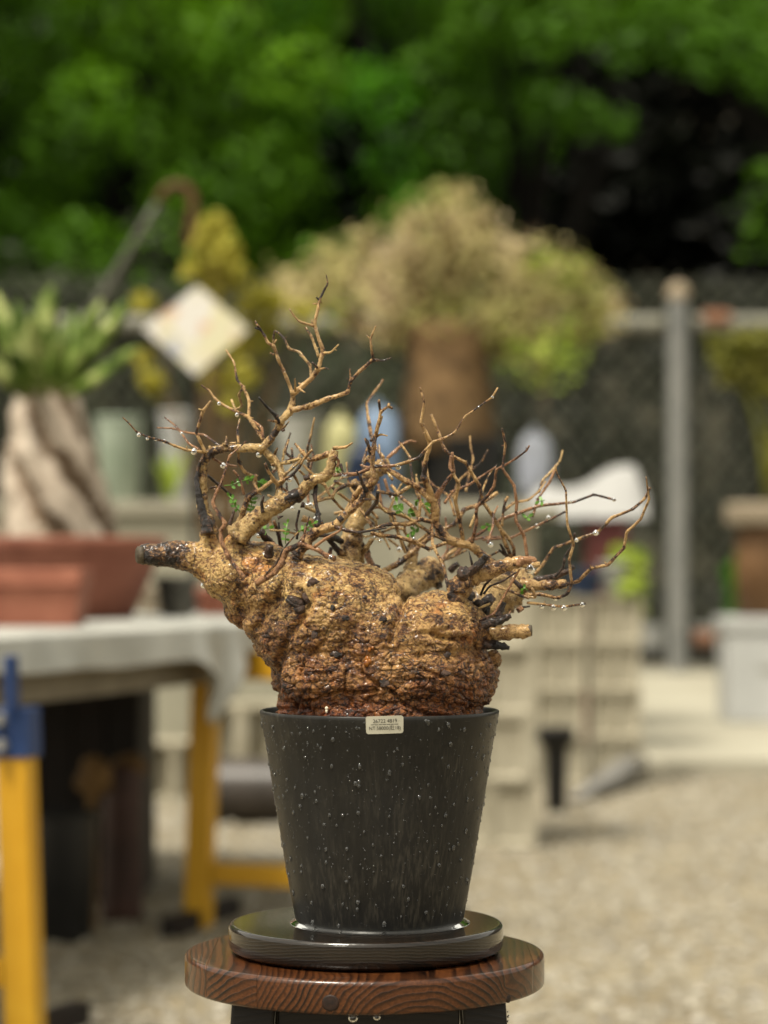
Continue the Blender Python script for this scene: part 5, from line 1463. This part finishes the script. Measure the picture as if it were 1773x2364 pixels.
# --- right network
twig('D', [(-60, 250), (40, 300), (130, 340), (230, 402), (372, 490), (430, 510), (552, 632), (590, 650)], 5, 8, .0, .01, 'tan')
twig('D', [(372, 498), (232, 592), (40, 555)], 5.5, 4.5, .005, .0, 'pale')
twig('D', [(590, 630), (602, 742), (600, 862), (652, 932), (722, 1012), (802, 1046), (942, 1076), (1042, 1162), (1145, 1252), (1230, 1330)], 0, 0, .01, .03, 'tan', 'branch', [10, 9, 9.5, 9.5, 10, 10, 10, 10, 11, 13])
twig('D', [(582, 630), (512, 472), (490, 430), (512, 240), (552, 112), (512, 0)], 7.5, 4.6, .01, -.01, 'tan'); twig('B', [(435, 492), (412, 440), (385, 400), (402, 282), (380, 213)], 4.8, 2.6, -.01, -.02, 'tan')
twig('D', [(600, 628), (642, 560), (732, 440), (776, 376), (766, 250), (760, 182)], 6.5, 4, .01, .0, 'red'); twig('D', [(770, 372), (738, 335), (752, 212)], 4.5, 4, .0, .0, 'red')
twig('D', [(774, 385), (828, 490), (790, 642), (826, 802), (852, 932), (866, 1030)], 4.4, 5.5, .0, .02, 'tan')
twig('F', [(950, 735), (990, 830), (1012, 900), (1050, 942)], 4, 4.2, .01, .015, 'tan'); twig('D', [(680, 150), (742, 206), (892, 282), (1022, 500), (1062, 662), (1182, 842), (1222, 912), (1282, 1082), (1335, 1195)], 4.2, 5.4, .012, .05, 'tan')
twig('D', [(1222, 912), (1302, 1002), (1352, 1092), (1358, 1190)], 4.5, 4.5, .04, .05, 'tan'); twig('D', [(1298, 605), (1272, 650), (1252, 742), (1240, 890)], 4, 3.6, .035, .04, 'tan')
twig('D', [(1222, 1060), (1262, 1132), (1302, 1212)], 3.4, 5, .045, .05, 'dark'); twig('D', [(1212, 1118), (1262, 1162)], 3, 3.6, .045, .05, 'dark')
twig('D', [(1252, 0), (1272, 112), (1246, 342), (1356, 500), (1382, 672), (1370, 832), (1452, 982), (1482, 1182)], 3.4, 5, -.03, -.01, 'red'); twig('B', [(805, 423), (822, 500), (815, 560)], 2.4, 3.4, -.035, -.03, 'tan')
twig('D', [(1502, 118), (1475, 165), (1382, 237), (1242, 320), (1186, 346), (1166, 500), (1102, 602), (992, 712), (996, 862), (952, 1045)], 2.4, 5.5, -.02, .02, 'red')
twig('D', [(1198, 570), (1062, 662), (1002, 692), (872, 732), (832, 802), (782, 872), (682, 922), (542, 1002), (482, 1052), (372, 1152), (272, 1232), (70, 1345)], 5, 7, .09, .075, 'tan')
twig('D', [(695, 1022), (562, 962), (402, 852), (292, 782), (152, 762), (92, 722), (30, 640)], 5.5, 3.8, .015, .0, 'pale'); twig('D', [(705, 1048), (542, 1112), (402, 1042), (222, 992), (72, 976), (-20, 955)], 5.5, 5, .015, -.01, 'tan')
twig('D', [(572, 850), (452, 822), (352, 872), (152, 872), (-60, 935)], 6, 4.4, .012, .0, 'tan'); twig('D', [(442, 805), (402, 722), (282, 622), (180, 500)], 5.5, 4.5, .012, .03, 'tan')
twig('D', [(250, 78), (362, 232), (372, 382), (402, 500), (432, 602), (562, 822)], 3, 4.2, .03, .012, 'tan'); twig('D', [(418, 392), (432, 500)], 3, 4, .02, .02, 'pale'); twig('D', [(440, 802), (462, 682), (440, 560)], 5, 4, .012, .02, 'tan')
twig('D', [(572, 872), (572, 1062), (602, 1122), (682, 1282), (712, 1422), (725, 1500)], 4, 4, .005, -.02, 'tan', spurs=False)
twig('B', [(1395, 795), (1282, 766), (1172, 806), (1002, 822), (802, 892), (640, 1000), (560, 1080)], 3, 5, .07, .09, 'red'); twig('B', [(1076, 640), (1052, 700), (990, 790), (962, 880)], 3.6, 3.4, .10, .09, 'red'); twig('B', [(1135, 853), (1002, 920), (852, 990), (702, 1000)], 3, 4, .09, .10, 'red')
twig('B', [(1572, 728), (1542, 790), (1482, 842), (1372, 885), (1302, 960), (1192, 1000), (1072, 1042), (1012, 1132), (972, 1182)], 3.6, 4.4, .04, .06, 'tan')
twig('B', [(1550, 672), (1566, 790), (1522, 895), (1450, 960), (1436, 1042), (1352, 1132), (1266, 1146), (1202, 1212), (1120, 1238)], 2.2, 5.4, -.03, .02, 'tan', rs=[1.8, 3, 3.6, 3.8, 4, 4.4, 4.8, 5.2, 5.4])
twig('B', [(1080, 612), (1086, 652), (1136, 745), (1142, 920), (1176, 1025), (1152, 1102), (1166, 1230), (1142, 1284), (1096, 1302), (1002, 1282), (925, 1285)], 2.4, 5, -.02, .02, 'tan')
twig('B', [(1182, 965), (1170, 1030), (1132, 1082), (1122, 1142), (1082, 1192)], 3.6, 3.6, .0, .015, 'dark'); twig('B', [(1236, 1330), (1122, 1348), (1022, 1335), (935, 1326)], 2.8, 4, .0, .02, 'tan')
twig('B', [(660, 1360), (740, 1320), (810, 1280), (870, 1230), (935, 1195)], 0, 0, .03, .055, 'pale', 'branch', [50, 46, 42, 36, 24])
twig('B', [(900, 1225), (965, 1240), (1052, 1236), (1135, 1228)], 15, 9, .03, .025, 'tan', 'stub', [16, 12, 11, 10]); twig('B', [(970, 1212), (1082, 1190), (1140, 1165), (1178, 1138)], 8, 6, .035, .03, 'dark', 'stub'); twig('B', [(900, 1290), (980, 1300), (960, 1250)], 4, 3.6, .02, .015, 'tan')
twig('B', [(890, 1350), (905, 1370)], 8, 7, .02, .02, 'red', 'stub'); twig('B', [(905, 1350), (950, 1345)], 3.5, 2, .02, .02, 'dark')
# --- right front arm and stubs
twig('E', [(425, 660), (430, 590), (440, 505), (500, 400), (600, 330), (750, 280), (900, 222), (1050, 182), (1130, 165)], 0, 0, -.018, -.03, 'tan', 'branch', [30, 28, 26, 24, 20, 17, 15, 13.5, 12], rough=1.2)
twig('E', [(1090, 215), (1125, 160), (1210, 150), (1262, 165), (1285, 190)], 6, 5, -.034, -.034, 'red', 'stub', [6, 11, 9, 8, 4]); twig('E', [(1130, 205), (1230, 205), (1322, 198)], 6, 7, -.033, -.035, 'tan', 'stub')
twig('E', [(500, 330), (510, 270)], 14, 13, -.038, -.046, 'dark', 'stub', spurs=False); twig('E', [(560, 290), (640, 235), (705, 165), (748, 98)], 11, 7.5, -.032, -.036, 'dark', 'stub', spurs=False); twig('E', [(600, 205), (585, 130), (565, 58)], 4, 1.2, -.028, -.03, 'dark', 'thorn', spurs=False)
twig('E', [(620, 880), (760, 915), (860, 925), (1000, 920), (1130, 912), (1218, 902)], 0, 0, -.012, -.02, 'tan', 'stub', [30, 22, 18.5, 16.5, 15, 14.5], spurs=False, rough=.5)
twig('E', [(690, 850), (780, 815), (880, 795), (960, 765), (1008, 742)], 13, 6, -.028, -.034, 'dark', 'stub', spurs=False); twig('E', [(862, 760), (905, 680), (940, 598)], 10, 7, -.02, -.02, 'dark', 'stub', spurs=False); twig('E', [(980, 755), (1012, 690)], 4, 1.5, -.03, -.03, 'red', 'thorn', spurs=False)
twig('E', [(660, 1040), (770, 1058), (860, 1050), (930, 1072), (995, 1086)], 12, 6, -.02, -.026, 'dark', 'stub', [12, 9, 10, 7, 5], spurs=False); twig('E', [(540, 690), (600, 640), (685, 598)], 13, 7, -.01, -.016, 'dark', 'stub', spurs=False)
twig('E', [(690, 650), (760, 590), (825, 535)], 14, 9, .0, .0, 'dark', 'stub', spurs=False); twig('E', [(632, 682), (790, 614)], 3.4, 3.4, -.02, -.024, 'pale', spurs=False); twig('E', [(720, 690), (780, 700)], 14, 10, .005, .005, 'dark', 'stub', spurs=False)
twig('E', [(540, 560), (600, 520)], 14, 10, .0, .005, 'dark', 'stub', spurs=False)
twig('E', [(1105, 250), (1040, 360), (932, 552), (832, 722), (720, 775), (630, 812)], 3, 3.2, -.03, -.03, 'red', spurs=False); twig('E', [(1070, 280), (932, 372), (782, 432), (722, 512)], 2.6, 3, -.02, -.01, 'dark', spurs=False); twig('E', [(825, 328), (732, 422), (690, 522)], 3, 3.6, -.018, -.01, 'dark', spurs=False)
twig('E', [(820, 432), (1000, 478), (1110, 530), (1200, 555)], 2.6, 4, .0, .01, 'tan', spurs=False); twig('E', [(190, 870), (240, 845), (330, 850)], 2, 12, -.055, -.045, 'dark', 'bark_flap', spurs=False)
# --- rear knob
twig('D', [(250, 1560), (330, 1470), (430, 1405), (560, 1330), (640, 1350)], 0, 0, .07, .11, 'pale', 'branch', [34, 32, 28, 34, 24]); twig('D', [(355, 1390), (372, 1270), (385, 1150), (410, 1040)], 16, 11, .09, .10, 'pale', 'branch', [17, 14, 13, 10])
twig('D', [(600, 1420), (655, 1400)], 20, 16, .10, .10, 'dark', 'stub', spurs=False); twig('D', [(660, 1230), (740, 1150), (850, 1080)], 6, 4, .10, .11, 'tan'); twig('D', [(740, 1320), (820, 1250)], 8, 7, .10, .10, 'dark', 'stub'); twig('D', [(480, 1250), (560, 1210)], 12, 9, .11, .11, 'tan', 'stub')
twig('D', [(330, 1130), (280, 1040), (230, 910), (200, 790)], 5, 4, .09, .08, 'dark'); twig('D', [(340, 1090), (370, 1030), (300, 940), (320, 840)], 4, 3.4, .09, .08, 'tan'); twig('D', [(330, 1120), (250, 1090), (150, 1010)], 4, 3, .09, .09, 'tan')
twig('D', [(650, 1210), (720, 1130), (700, 800)], 4, 2.5, .11, .12, 'red', spurs=False); twig('D', [(900, 1120), (760, 1190), (650, 1230)], 3, 3, .10, .11, 'tan'); twig('D', [(1220, 990), (1060, 1000), (880, 1040), (740, 1100)], 3, 4, .10, .11, 'red')
twig('D', [(1210, 1130), (1080, 1200), (980, 1260)], 3, 3, .06, .08, 'tan'); twig('D', [(1430, 1480), (1350, 1410)], 6, 6, .02, .02, 'dark')
# --- low centre tangle behind the ridge
twig('C', [(165, 1095), (252, 1205), (340, 1285)], 8, 8, .0, .01, 'dark', 'stub'); twig('C', [(250, 1345), (262, 1240)], 11, 9, -.03, -.035, 'dark', 'stub', spurs=False); twig('C', [(300, 1005), (342, 1132), (368, 1262)], 4.5, 6, .02, .03, 'red'); twig('C', [(345, 1020), (360, 1180)], 3, 3, .03, .03, 'dark')
twig('C', [(545, 900), (512, 1042), (528, 1102), (520, 1180)], 3, 3.6, .0, .0, 'dark'); twig('C', [(600, 872), (702, 915)], 5, 5, .01, .01, 'pale'); twig('C', [(560, 850), (600, 860)], 7, 6, .0, .0, 'dark'); twig('C', [(570, 980), (660, 1010), (700, 1060)], 8, 6, .02, .02, 'tan')
twig('C', [(1120, 880), (1202, 992), (1272, 1132), (1322, 1152), (1400, 1152), (1500, 1162), (1659, 1202)], 4, 5, .02, .0, 'tan'); twig('C', [(1245, 1180), (1182, 1272), (1132, 1335), (1140, 1400)], 5.5, 7, .05, .06, 'pale'); twig('C', [(1185, 1300), (1235, 1440)], 8, 8, .08, .08, 'red')
twig('C', [(1122, 1150), (1150, 1240), (1200, 1300)], 4.5, 6, .06, .07, 'dark'); twig('C', [(1212, 960), (1280, 1010), (1285, 1060)], 4, 4, .06, .06, 'pale')
twig('C', [(1450, 950), (1492, 1132), (1560, 1312)], 4, 4.5, .05, .06, 'tan'); twig('C', [(1300, 1062), (1400, 1032), (1560, 1032), (1650, 1005)], 4, 4.5, .01, .01, 'tan'); twig('C', [(1360, 602), (1395, 722), (1420, 780)], 4.5, 4, .06, .06, 'red'); twig('C', [(1220, 740), (1300, 840), (1372, 920), (1560, 950)], 4, 4, .03, .01, 'pale')
twig('C', [(1262, 1510), (1290, 1425)], 9, 9, .0, .0, 'dark', 'bark_flap', spurs=False); twig('C', [(830, 1340), (850, 1260)], 6, 5, .03, .03, 'red'); twig('C', [(720, 620), (790, 660), (840, 770)], 4, 4, .02, .02, 'tan'); twig('C', [(420, 640), (430, 750)], 3, 3, .03, .03, 'red')
twig('C', [(380, 690), (450, 745)], 3.6, 4, .0, .0, 'red'); twig('C', [(200, 830), (330, 835)], 3, 3, .03, .03, 'red'); twig('C', [(1280, 460), (1210, 500), (1130, 470)], 3.5, 3, .03, .04, 'red'); twig('C', [(1300, 650), (1330, 860), (1440, 960)], 4, 4, .05, .05, 'red')
twig('C', [(260, 1095), (400, 1100), (540, 1140)], 3, 3, .0, .0, 'pale', spurs=False); twig('C', [(750, 1000), (770, 1060), (740, 1120)], 5, 5, .0, .0, 'tan')

# --- finer twiglets filling the crown
for i in range(24):
    if i < 13: x0, y0, up_, dd = 620 + 330 * rng.random(), 1080 + 180 * rng.random(), -1, .03 + .07 * rng.random()
    else: x0, y0, up_, dd = 930 + 330 * rng.random(), 1130 + 130 * rng.random(), -1, .02 + .10 * rng.random()
    ang = -PI / 2 + (rng.random() - .5) * 2.2 + (.35 if i >= 13 else 0); q = [(x0, y0)]
    for j in range(3 + int(3 * rng.random())):
        L = 22 + 26 * rng.random(); ang += (rng.random() - .5) * 1.3
        q.append((q[-1][0] + L * math.cos(ang), q[-1][1] + L * math.sin(ang)))
    twig('S', q, 4.2, 2.2, dd, dd + .03 * (rng.random() - .3), ('pale', 'tan', 'tan', 'red')[i % 4])

# cut faces, scabs, resin, shell
cap_ = MB(); a_ = Q(321, 1281, -.002); cap_.tube([a_ + (.004, 0, 0), a_ - (.0012, .0002, 0), a_ - (.0018, .0004, 0)], [21 * PX, 20 * PX, 17 * PX], 20); cap_.build('cut_face', M['cut_wood'], plant, smooth='all')
cap_ = MB(); x_, y_ = fp('E', 1222, 902); a_ = Q(x_, y_, -.0205); cap_.tube([a_ - (.003, 0, 0), a_ + (.0006, 0, 0), a_ + (.0011, 0, 0)], [13.5 * PX, 13 * PX, 11 * PX], 18); cap_.build('cut_face', M['cut_wood'], plant, smooth='all')
def surf_dy(px, py):
    q = np.abs(pxx - px) + np.abs(pyy - py); w_ = np.where(q < 8)[0]
    if len(w_) == 0: w_ = [int(np.argmin(q))]
    return float(min(co0[w_, 1]))
co0 = co + np.array(wloc(plant))
for px, py, rx, rz in ((727, 1465, 9, 11), (797, 1427, 11, 7), (886, 1577, 12, 12), (776, 1512, 15, 8), (1031, 1512, 9, 8), (616, 1470, 13, 5), (1026, 1555, 12, 9), (722, 1345, 15, 13), (842, 1380, 8, 5), (768, 1405, 6, 10), (884, 1430, 12, 9)):
    c = Q(px, py, surf_dy(px, py) + 2 * PX); m_ = MB(); m_.ell(c, (rx * PX * .85, 3.2 * PX, rz * PX * .85), 20, 12)
    v = m_.v[0]; m_.v[0] = c + (v - c) * (1 + 1.7 * fbm(v / PX / 5, 3)[:, None]); m_.build('bark_scab', M['bark_dark'], plant, smooth='all')
s0 = surf_dy(690, 1390)
for pts, rs in (([(664, 1378), (676, 1384), (690, 1392), (700, 1400)], [5, 9, 13, 9]), ([(660, 1384), (676, 1392), (694, 1404)], [4, 7, 13]), ([(690, 1400), (694, 1415)], [14, 10]), ([(700, 1370), (710, 1392)], [6, 7])):
    m_ = MB(); m_.tube([Q(a_, b_, s0 - (10 - 3 * i) * PX) for i, (a_, b_) in enumerate(pts)], np.array(rs) * PX, 12)
    v = m_.v[0]; v += np.stack([fbm(v / PX / 6 + i * 9, 3) for i in range(3)], 1) * 6 * PX; m_.build('broken_stub', M['bark_dark'], plant, smooth='all')
m_ = MB(); m_.tube([Q(679, 1366, s0 - 12 * PX), Q(690, 1368, s0 - 14 * PX), Q(700, 1373, s0 - 12 * PX)], np.array([3, 4.5, 3]) * PX, 8); m_.build('bark_flap', M['bark_pale'], plant, smooth='all')
for px, py, r in ((848, 1521, 6), (846, 1531, 7), (853, 1527, 5), (853, 1500, 4), (860, 1496, 3.5)):
    c = Q(px, py, surf_dy(px, py) - 1 * PX); m_ = MB(); m_.ell(c, (r * PX, r * PX, r * 1.25 * PX), 14, 10); m_.build('resin_bead', M['resin'], plant, smooth='all')
c = Q(754, 1637, surf_dy(754, 1637) - 1 * PX)
m_ = MB(); m_.ell(c + (0, 0, 2 * PX), (4 * PX, 3.5 * PX, 4 * PX), 12, 8); m_.ell(c - (0, 0, 4 * PX), (3 * PX, 3 * PX, 5 * PX), 12, 8)
tag(m_.build('snail_shell', M['shell'], smooth='all'), 'tiny white snail shell on the foot of the warty trunk', 'shell')

# --- young leaves: each sprig a stalk with leaflets
def sprig(f_, pts, n_, dy, sz=7.0):
    p_ = np.array([fp(f_, x, y) for x, y in pts]); 
    seg = np.concatenate([[0], np.cumsum(np.hypot(*np.diff(p_, axis=0).T))])
    w3 = np.array([Q(a, b_, dy) for a, b_ in p_])
    m_ = MB(); m_.tube(w3, np.full(len(w3), 1.1 * PX), 5); st_ = m_.build('leaf_stalk', M['leaf_new'], plant, smooth='all')
    for i in range(n_):
        q = seg[-1] * (i // 2 + 1) / (n_ / 2 + .5); sd = 1 if i % 2 else -1
        if i == n_ - 1: q = seg[-1]
        x_ = np.interp(q, seg, p_[:, 0]); y_ = np.interp(q, seg, p_[:, 1])
        j = min(np.searchsorted(seg, q), len(seg) - 1); tg = p_[j] - p_[j - 1]; tg = tg / (np.linalg.norm(tg) + 1e-9)
        nr = np.array((-tg[1], tg[0])) * sd; dr = nr * .85 + tg * .5 if i < n_ - 1 else tg
        ang = rng.normal() * .3; dr = np.array((dr[0] * math.cos(ang) - dr[1] * math.sin(ang), dr[0] * math.sin(ang) + dr[1] * math.cos(ang)))
        s_ = sz * (1.0 + .4 * rng.random()); c0 = np.array((x_, y_)); pr_ = np.array((-dr[1], dr[0]))
        V_ = []; dz = rng.normal() * .002
        for u_, w_ in ((0, 0), (.25, .30), (.55, .40), (.85, .27), (1, 0)):
            for s2 in ((-1, 1) if w_ else (0,)):
                a = c0 + dr * s_ * 1.35 * u_ + pr_ * w_ * s_ * s2
                V_.append(Q(a[0], a[1], dy + dz * u_ + (.0006 if s2 else 0)))
        f = [(0, 1, 2), (1, 3, 4, 2), (3, 5, 6, 4), (5, 7, 6)]
        lf = MB(); lf.add(V_, f); lf.build('leaflet', M['leaf_new'], st_, solid=.0003)
sprig('A', [(610, 1235), (650, 1232), (690, 1215), (740, 1200)], 6, .0); sprig('A', [(700, 1380), (672, 1350), (655, 1310), (640, 1295)], 9, -.02); sprig('A', [(750, 1390), (760, 1340), (775, 1295)], 9, .01)
sprig('C', [(410, 1225), (412, 1130), (428, 1030)], 8, -.05, 6); sprig('C', [(530, 1110), (620, 1065), (680, 1030)], 7, -.071, 6.5); sprig('C', [(160, 1080), (200, 1085), (250, 1075)], 3, .0, 9)
sprig('C', [(130, 620), (170, 640), (200, 660)], 4, .02, 8); sprig('C', [(0, 620), (40, 615), (70, 600)], 3, .0); sprig('C', [(880, 530), (920, 520)], 3, -.02, 7)
sprig('D', [(300, 775), (250, 725), (232, 660)], 7, .0, 8); sprig('D', [(400, 640), (440, 660)], 4, .03, 9); sprig('D', [(600, 700), (560, 690), (545, 660), (540, 640)], 5, .02, 8); sprig('D', [(580, 780), (560, 740), (540, 720)], 4, .02, 8)
sprig('D', [(330, 780), (365, 765), (390, 760)], 6, .03, 9); sprig('D', [(470, 870), (420, 920), (350, 960)], 6, .03, 8); sprig('D', [(1160, 870), (1090, 890)], 3, .06, 8); sprig('B', [(920, 890), (940, 880)], 3, .08, 8); sprig('E', [(1190, 470), (1150, 450), (1140, 475)], 3, .01, 7); sprig('D', [(1650, 640), (1600, 650)], 3, .06, 7)

# --- hanging water drops
dm = MB()
prof_d = [(.001, 1.25), (.30, 1.02), (.62, .70), (.86, .30), (.96, -.05), (.93, -.38), (.74, -.68), (.42, -.89), (.001, -.97)]
dm.lathe(prof_d, (0, 0, 0), 20)
dme = None
def drop(f_, x, y, r, dy, label='clear water drop hanging from a bare twig', group='water drops hanging from the twigs', name='water_drop'):
    global dme
    if dme is None:
        o_ = dm.build(name, M['water'], smooth='all'); dme = o_.data
    else:
        o_ = bpy.data.objects.new(name, dme); C.objects.link(o_)
    px, py = fp(f_, x, y); o_.location = Vector(Q(px, py, dy).tolist()); s_ = r * PX; o_.scale = (s_, s_, s_ * .95)
    tag(o_, label, 'water drop', group)
LABS = ['water drop at the outer end of the long left twig',
        'second water drop from the tip of the long left twig',
        'tiny water drop third from the tip of the long left twig',
        'water drop fourth from the tip of the long left twig',
        'big water drop under the left elbow where the long left twig starts',
        'water drop high on the slanting twig below the diamond sign',
        'water drop under the fork of the slanting twig below the diamond sign',
        'water drop under the red twig inside the left arch',
        'water drop under the crown of the left arch',
        'small water drop on the short red twigs left of the arch',
        'water drop beside the left pair of green sprigs',
        'water drop above the dark stub by the hanging leaf sprig',
        'water drop at the tip of the red front twig over the trunk',
        'water drop under the pale knob right of the arch',
        'water drop on the crossing pale twigs above the thick branch',
        'water drop on the thin twig above the thick branch bend',
        'small water drop under the level twig near the top of the thick branch',
        'left of two close water drops under the red twig right of the thick branch',
        'right of two close water drops under the red twig right of the thick branch',
        'small water drop left of the wide one under the thick branch',
        'wide water drop under the thick branch bend',
        'water drop hanging in the tangle left of the wide one under the thick branch',
        'water drop beside the dark upright twig at the middle',
        'water drop at the foot of the left sprig by the thick branch',
        'water drop under the long red twig in front of the pale rear knob',
        'water drop under the bend of the pale forked twig at the middle',
        'wide water drop under the level twig right of the pale rear trunk',
        'small water drop just below the wide one right of the pale rear trunk',
        'round water drop above the pale rear knob',
        'water drop on the twig under the right green sprigs',
        'water drop under the lowest bend of the twig at the middle right',
        'water drop over the pale rear root knob',
        'tiny water drop on the twig above the rear root knob',
        'water drop on the outer right twig in front of the lime plant',
        'leftmost of four water drops under the lowest right twig',
        'second of four water drops under the lowest right twig',
        'third of four water drops under the lowest right twig',
        'last of four water drops at the tip of the lowest right twig',
        'largest water drop under the broken end of the right arm',
        'water drop under the curled dark twig at the right',
        'water drop at the tip of the rear twig before the white sheet',
        'lower blurred water drop on the thin rear right twigs',
        'upper blurred water drop on the thin rear right twigs',
        'water drop half way along the rear twig before the white sheet',
        'water drop near the tip of the highest right twig',
        'tiny water drop below the tip of the highest right twig',
        'lowest blurred water drop behind the right twigs',
        'water drop beside the bent twig right of the broken arm']
for lab_, a_ in zip(LABS, [('A', 143, 958, 5, -.025), ('A', 190, 978, 4, -.02), ('A', 235, 984, 3, -.02), ('A', 282, 994, 5, -.015), ('A', 446, 1050, 8, -.01), ('A', 583, 786, 5, .015), ('A', 680, 848, 5, .01), ('A', 605, 1126, 7, .005), ('A', 800, 1066, 7, .0), ('A', 378, 950, 4, .01),
           ('A', 740, 1410, 6, .01), ('A', 800, 1508, 7, .0), ('A', 1195, 1630, 7, -.075), ('C', 300, 490, 6.5, .0), ('C', 490, 495, 5, -.01), ('C', 450, 612, 6, -.01), ('C', 620, 432, 4, -.015),
           ('C', 960, 578, 4, -.037), ('C', 990, 578, 4, -.037), ('C', 610, 850, 4, -.01), ('C', 650, 855, 7, -.01), ('C', 475, 885, 5, .02), ('C', 695, 985, 5, .02), ('C', 50, 985, 6, .0), ('C', 1490, 490, 7, -.04), ('C', 1450, 780, 7, .004), ('C', 1285, 1160, 8, .01), ('C', 1320, 1195, 5, .01),
           ('C', 1500, 1280, 7, .05), ('C', 1640, 1178, 5, .0), ('D', 545, 1114, 6, .01), ('D', 258, 1114, 7, .08), ('D', 398, 1010, 4, .01), ('B', 1290, 965, 7, .045), ('B', 1010, 1346, 6, .015), ('B', 1070, 1352, 7, .01), ('B', 1125, 1354, 7, .005), ('B', 1220, 1337, 6, .0),
           ('B', 950, 1152, 12, -.035), ('B', 1080, 1304, 6, .015), ('B', 1385, 793, 5, .07), ('B', 985, 930, 6, .095), ('B', 1045, 886, 6, .09), ('B', 1160, 803, 4, .07), ('B', 755, 262, 3.5, -.045), ('B', 685, 312, 2.5, -.045), ('B', 745, 1025, 7, .10), ('B', 1190, 1003, 5, .045)]):
    drop(*a_, label=lab_)
drop('S', 471, 1351, 8.5, -.002, 'large water drop hanging under the swollen trunk below the cut stub', 'water drops hanging from the twigs')
# drips under the seat rim and a falling string of drops
for px, r, lab in ((815, 12, 'wide water drop hanging under the stool seat left of centre'), (870, 9, 'smaller water drop hanging under the stool seat at the centre')):
    y_ = -SR + .006; drop('S', px, HOR + (EYE - (SEAT_Z - .0246 - r * PX * .55)) * F / (D0 + y_), r, y_, lab, 'drips below the stool seat')
for i, (py, r) in enumerate(((2336, 2.2), (2347, 3.6), (2358, 2.6))):
    drop('S', 1173 + (i % 2), py, r, -.07, ('uppermost', 'middle and largest', 'lowest')[i] + ' falling drop in the string right of the stool frame', 'falling drips')
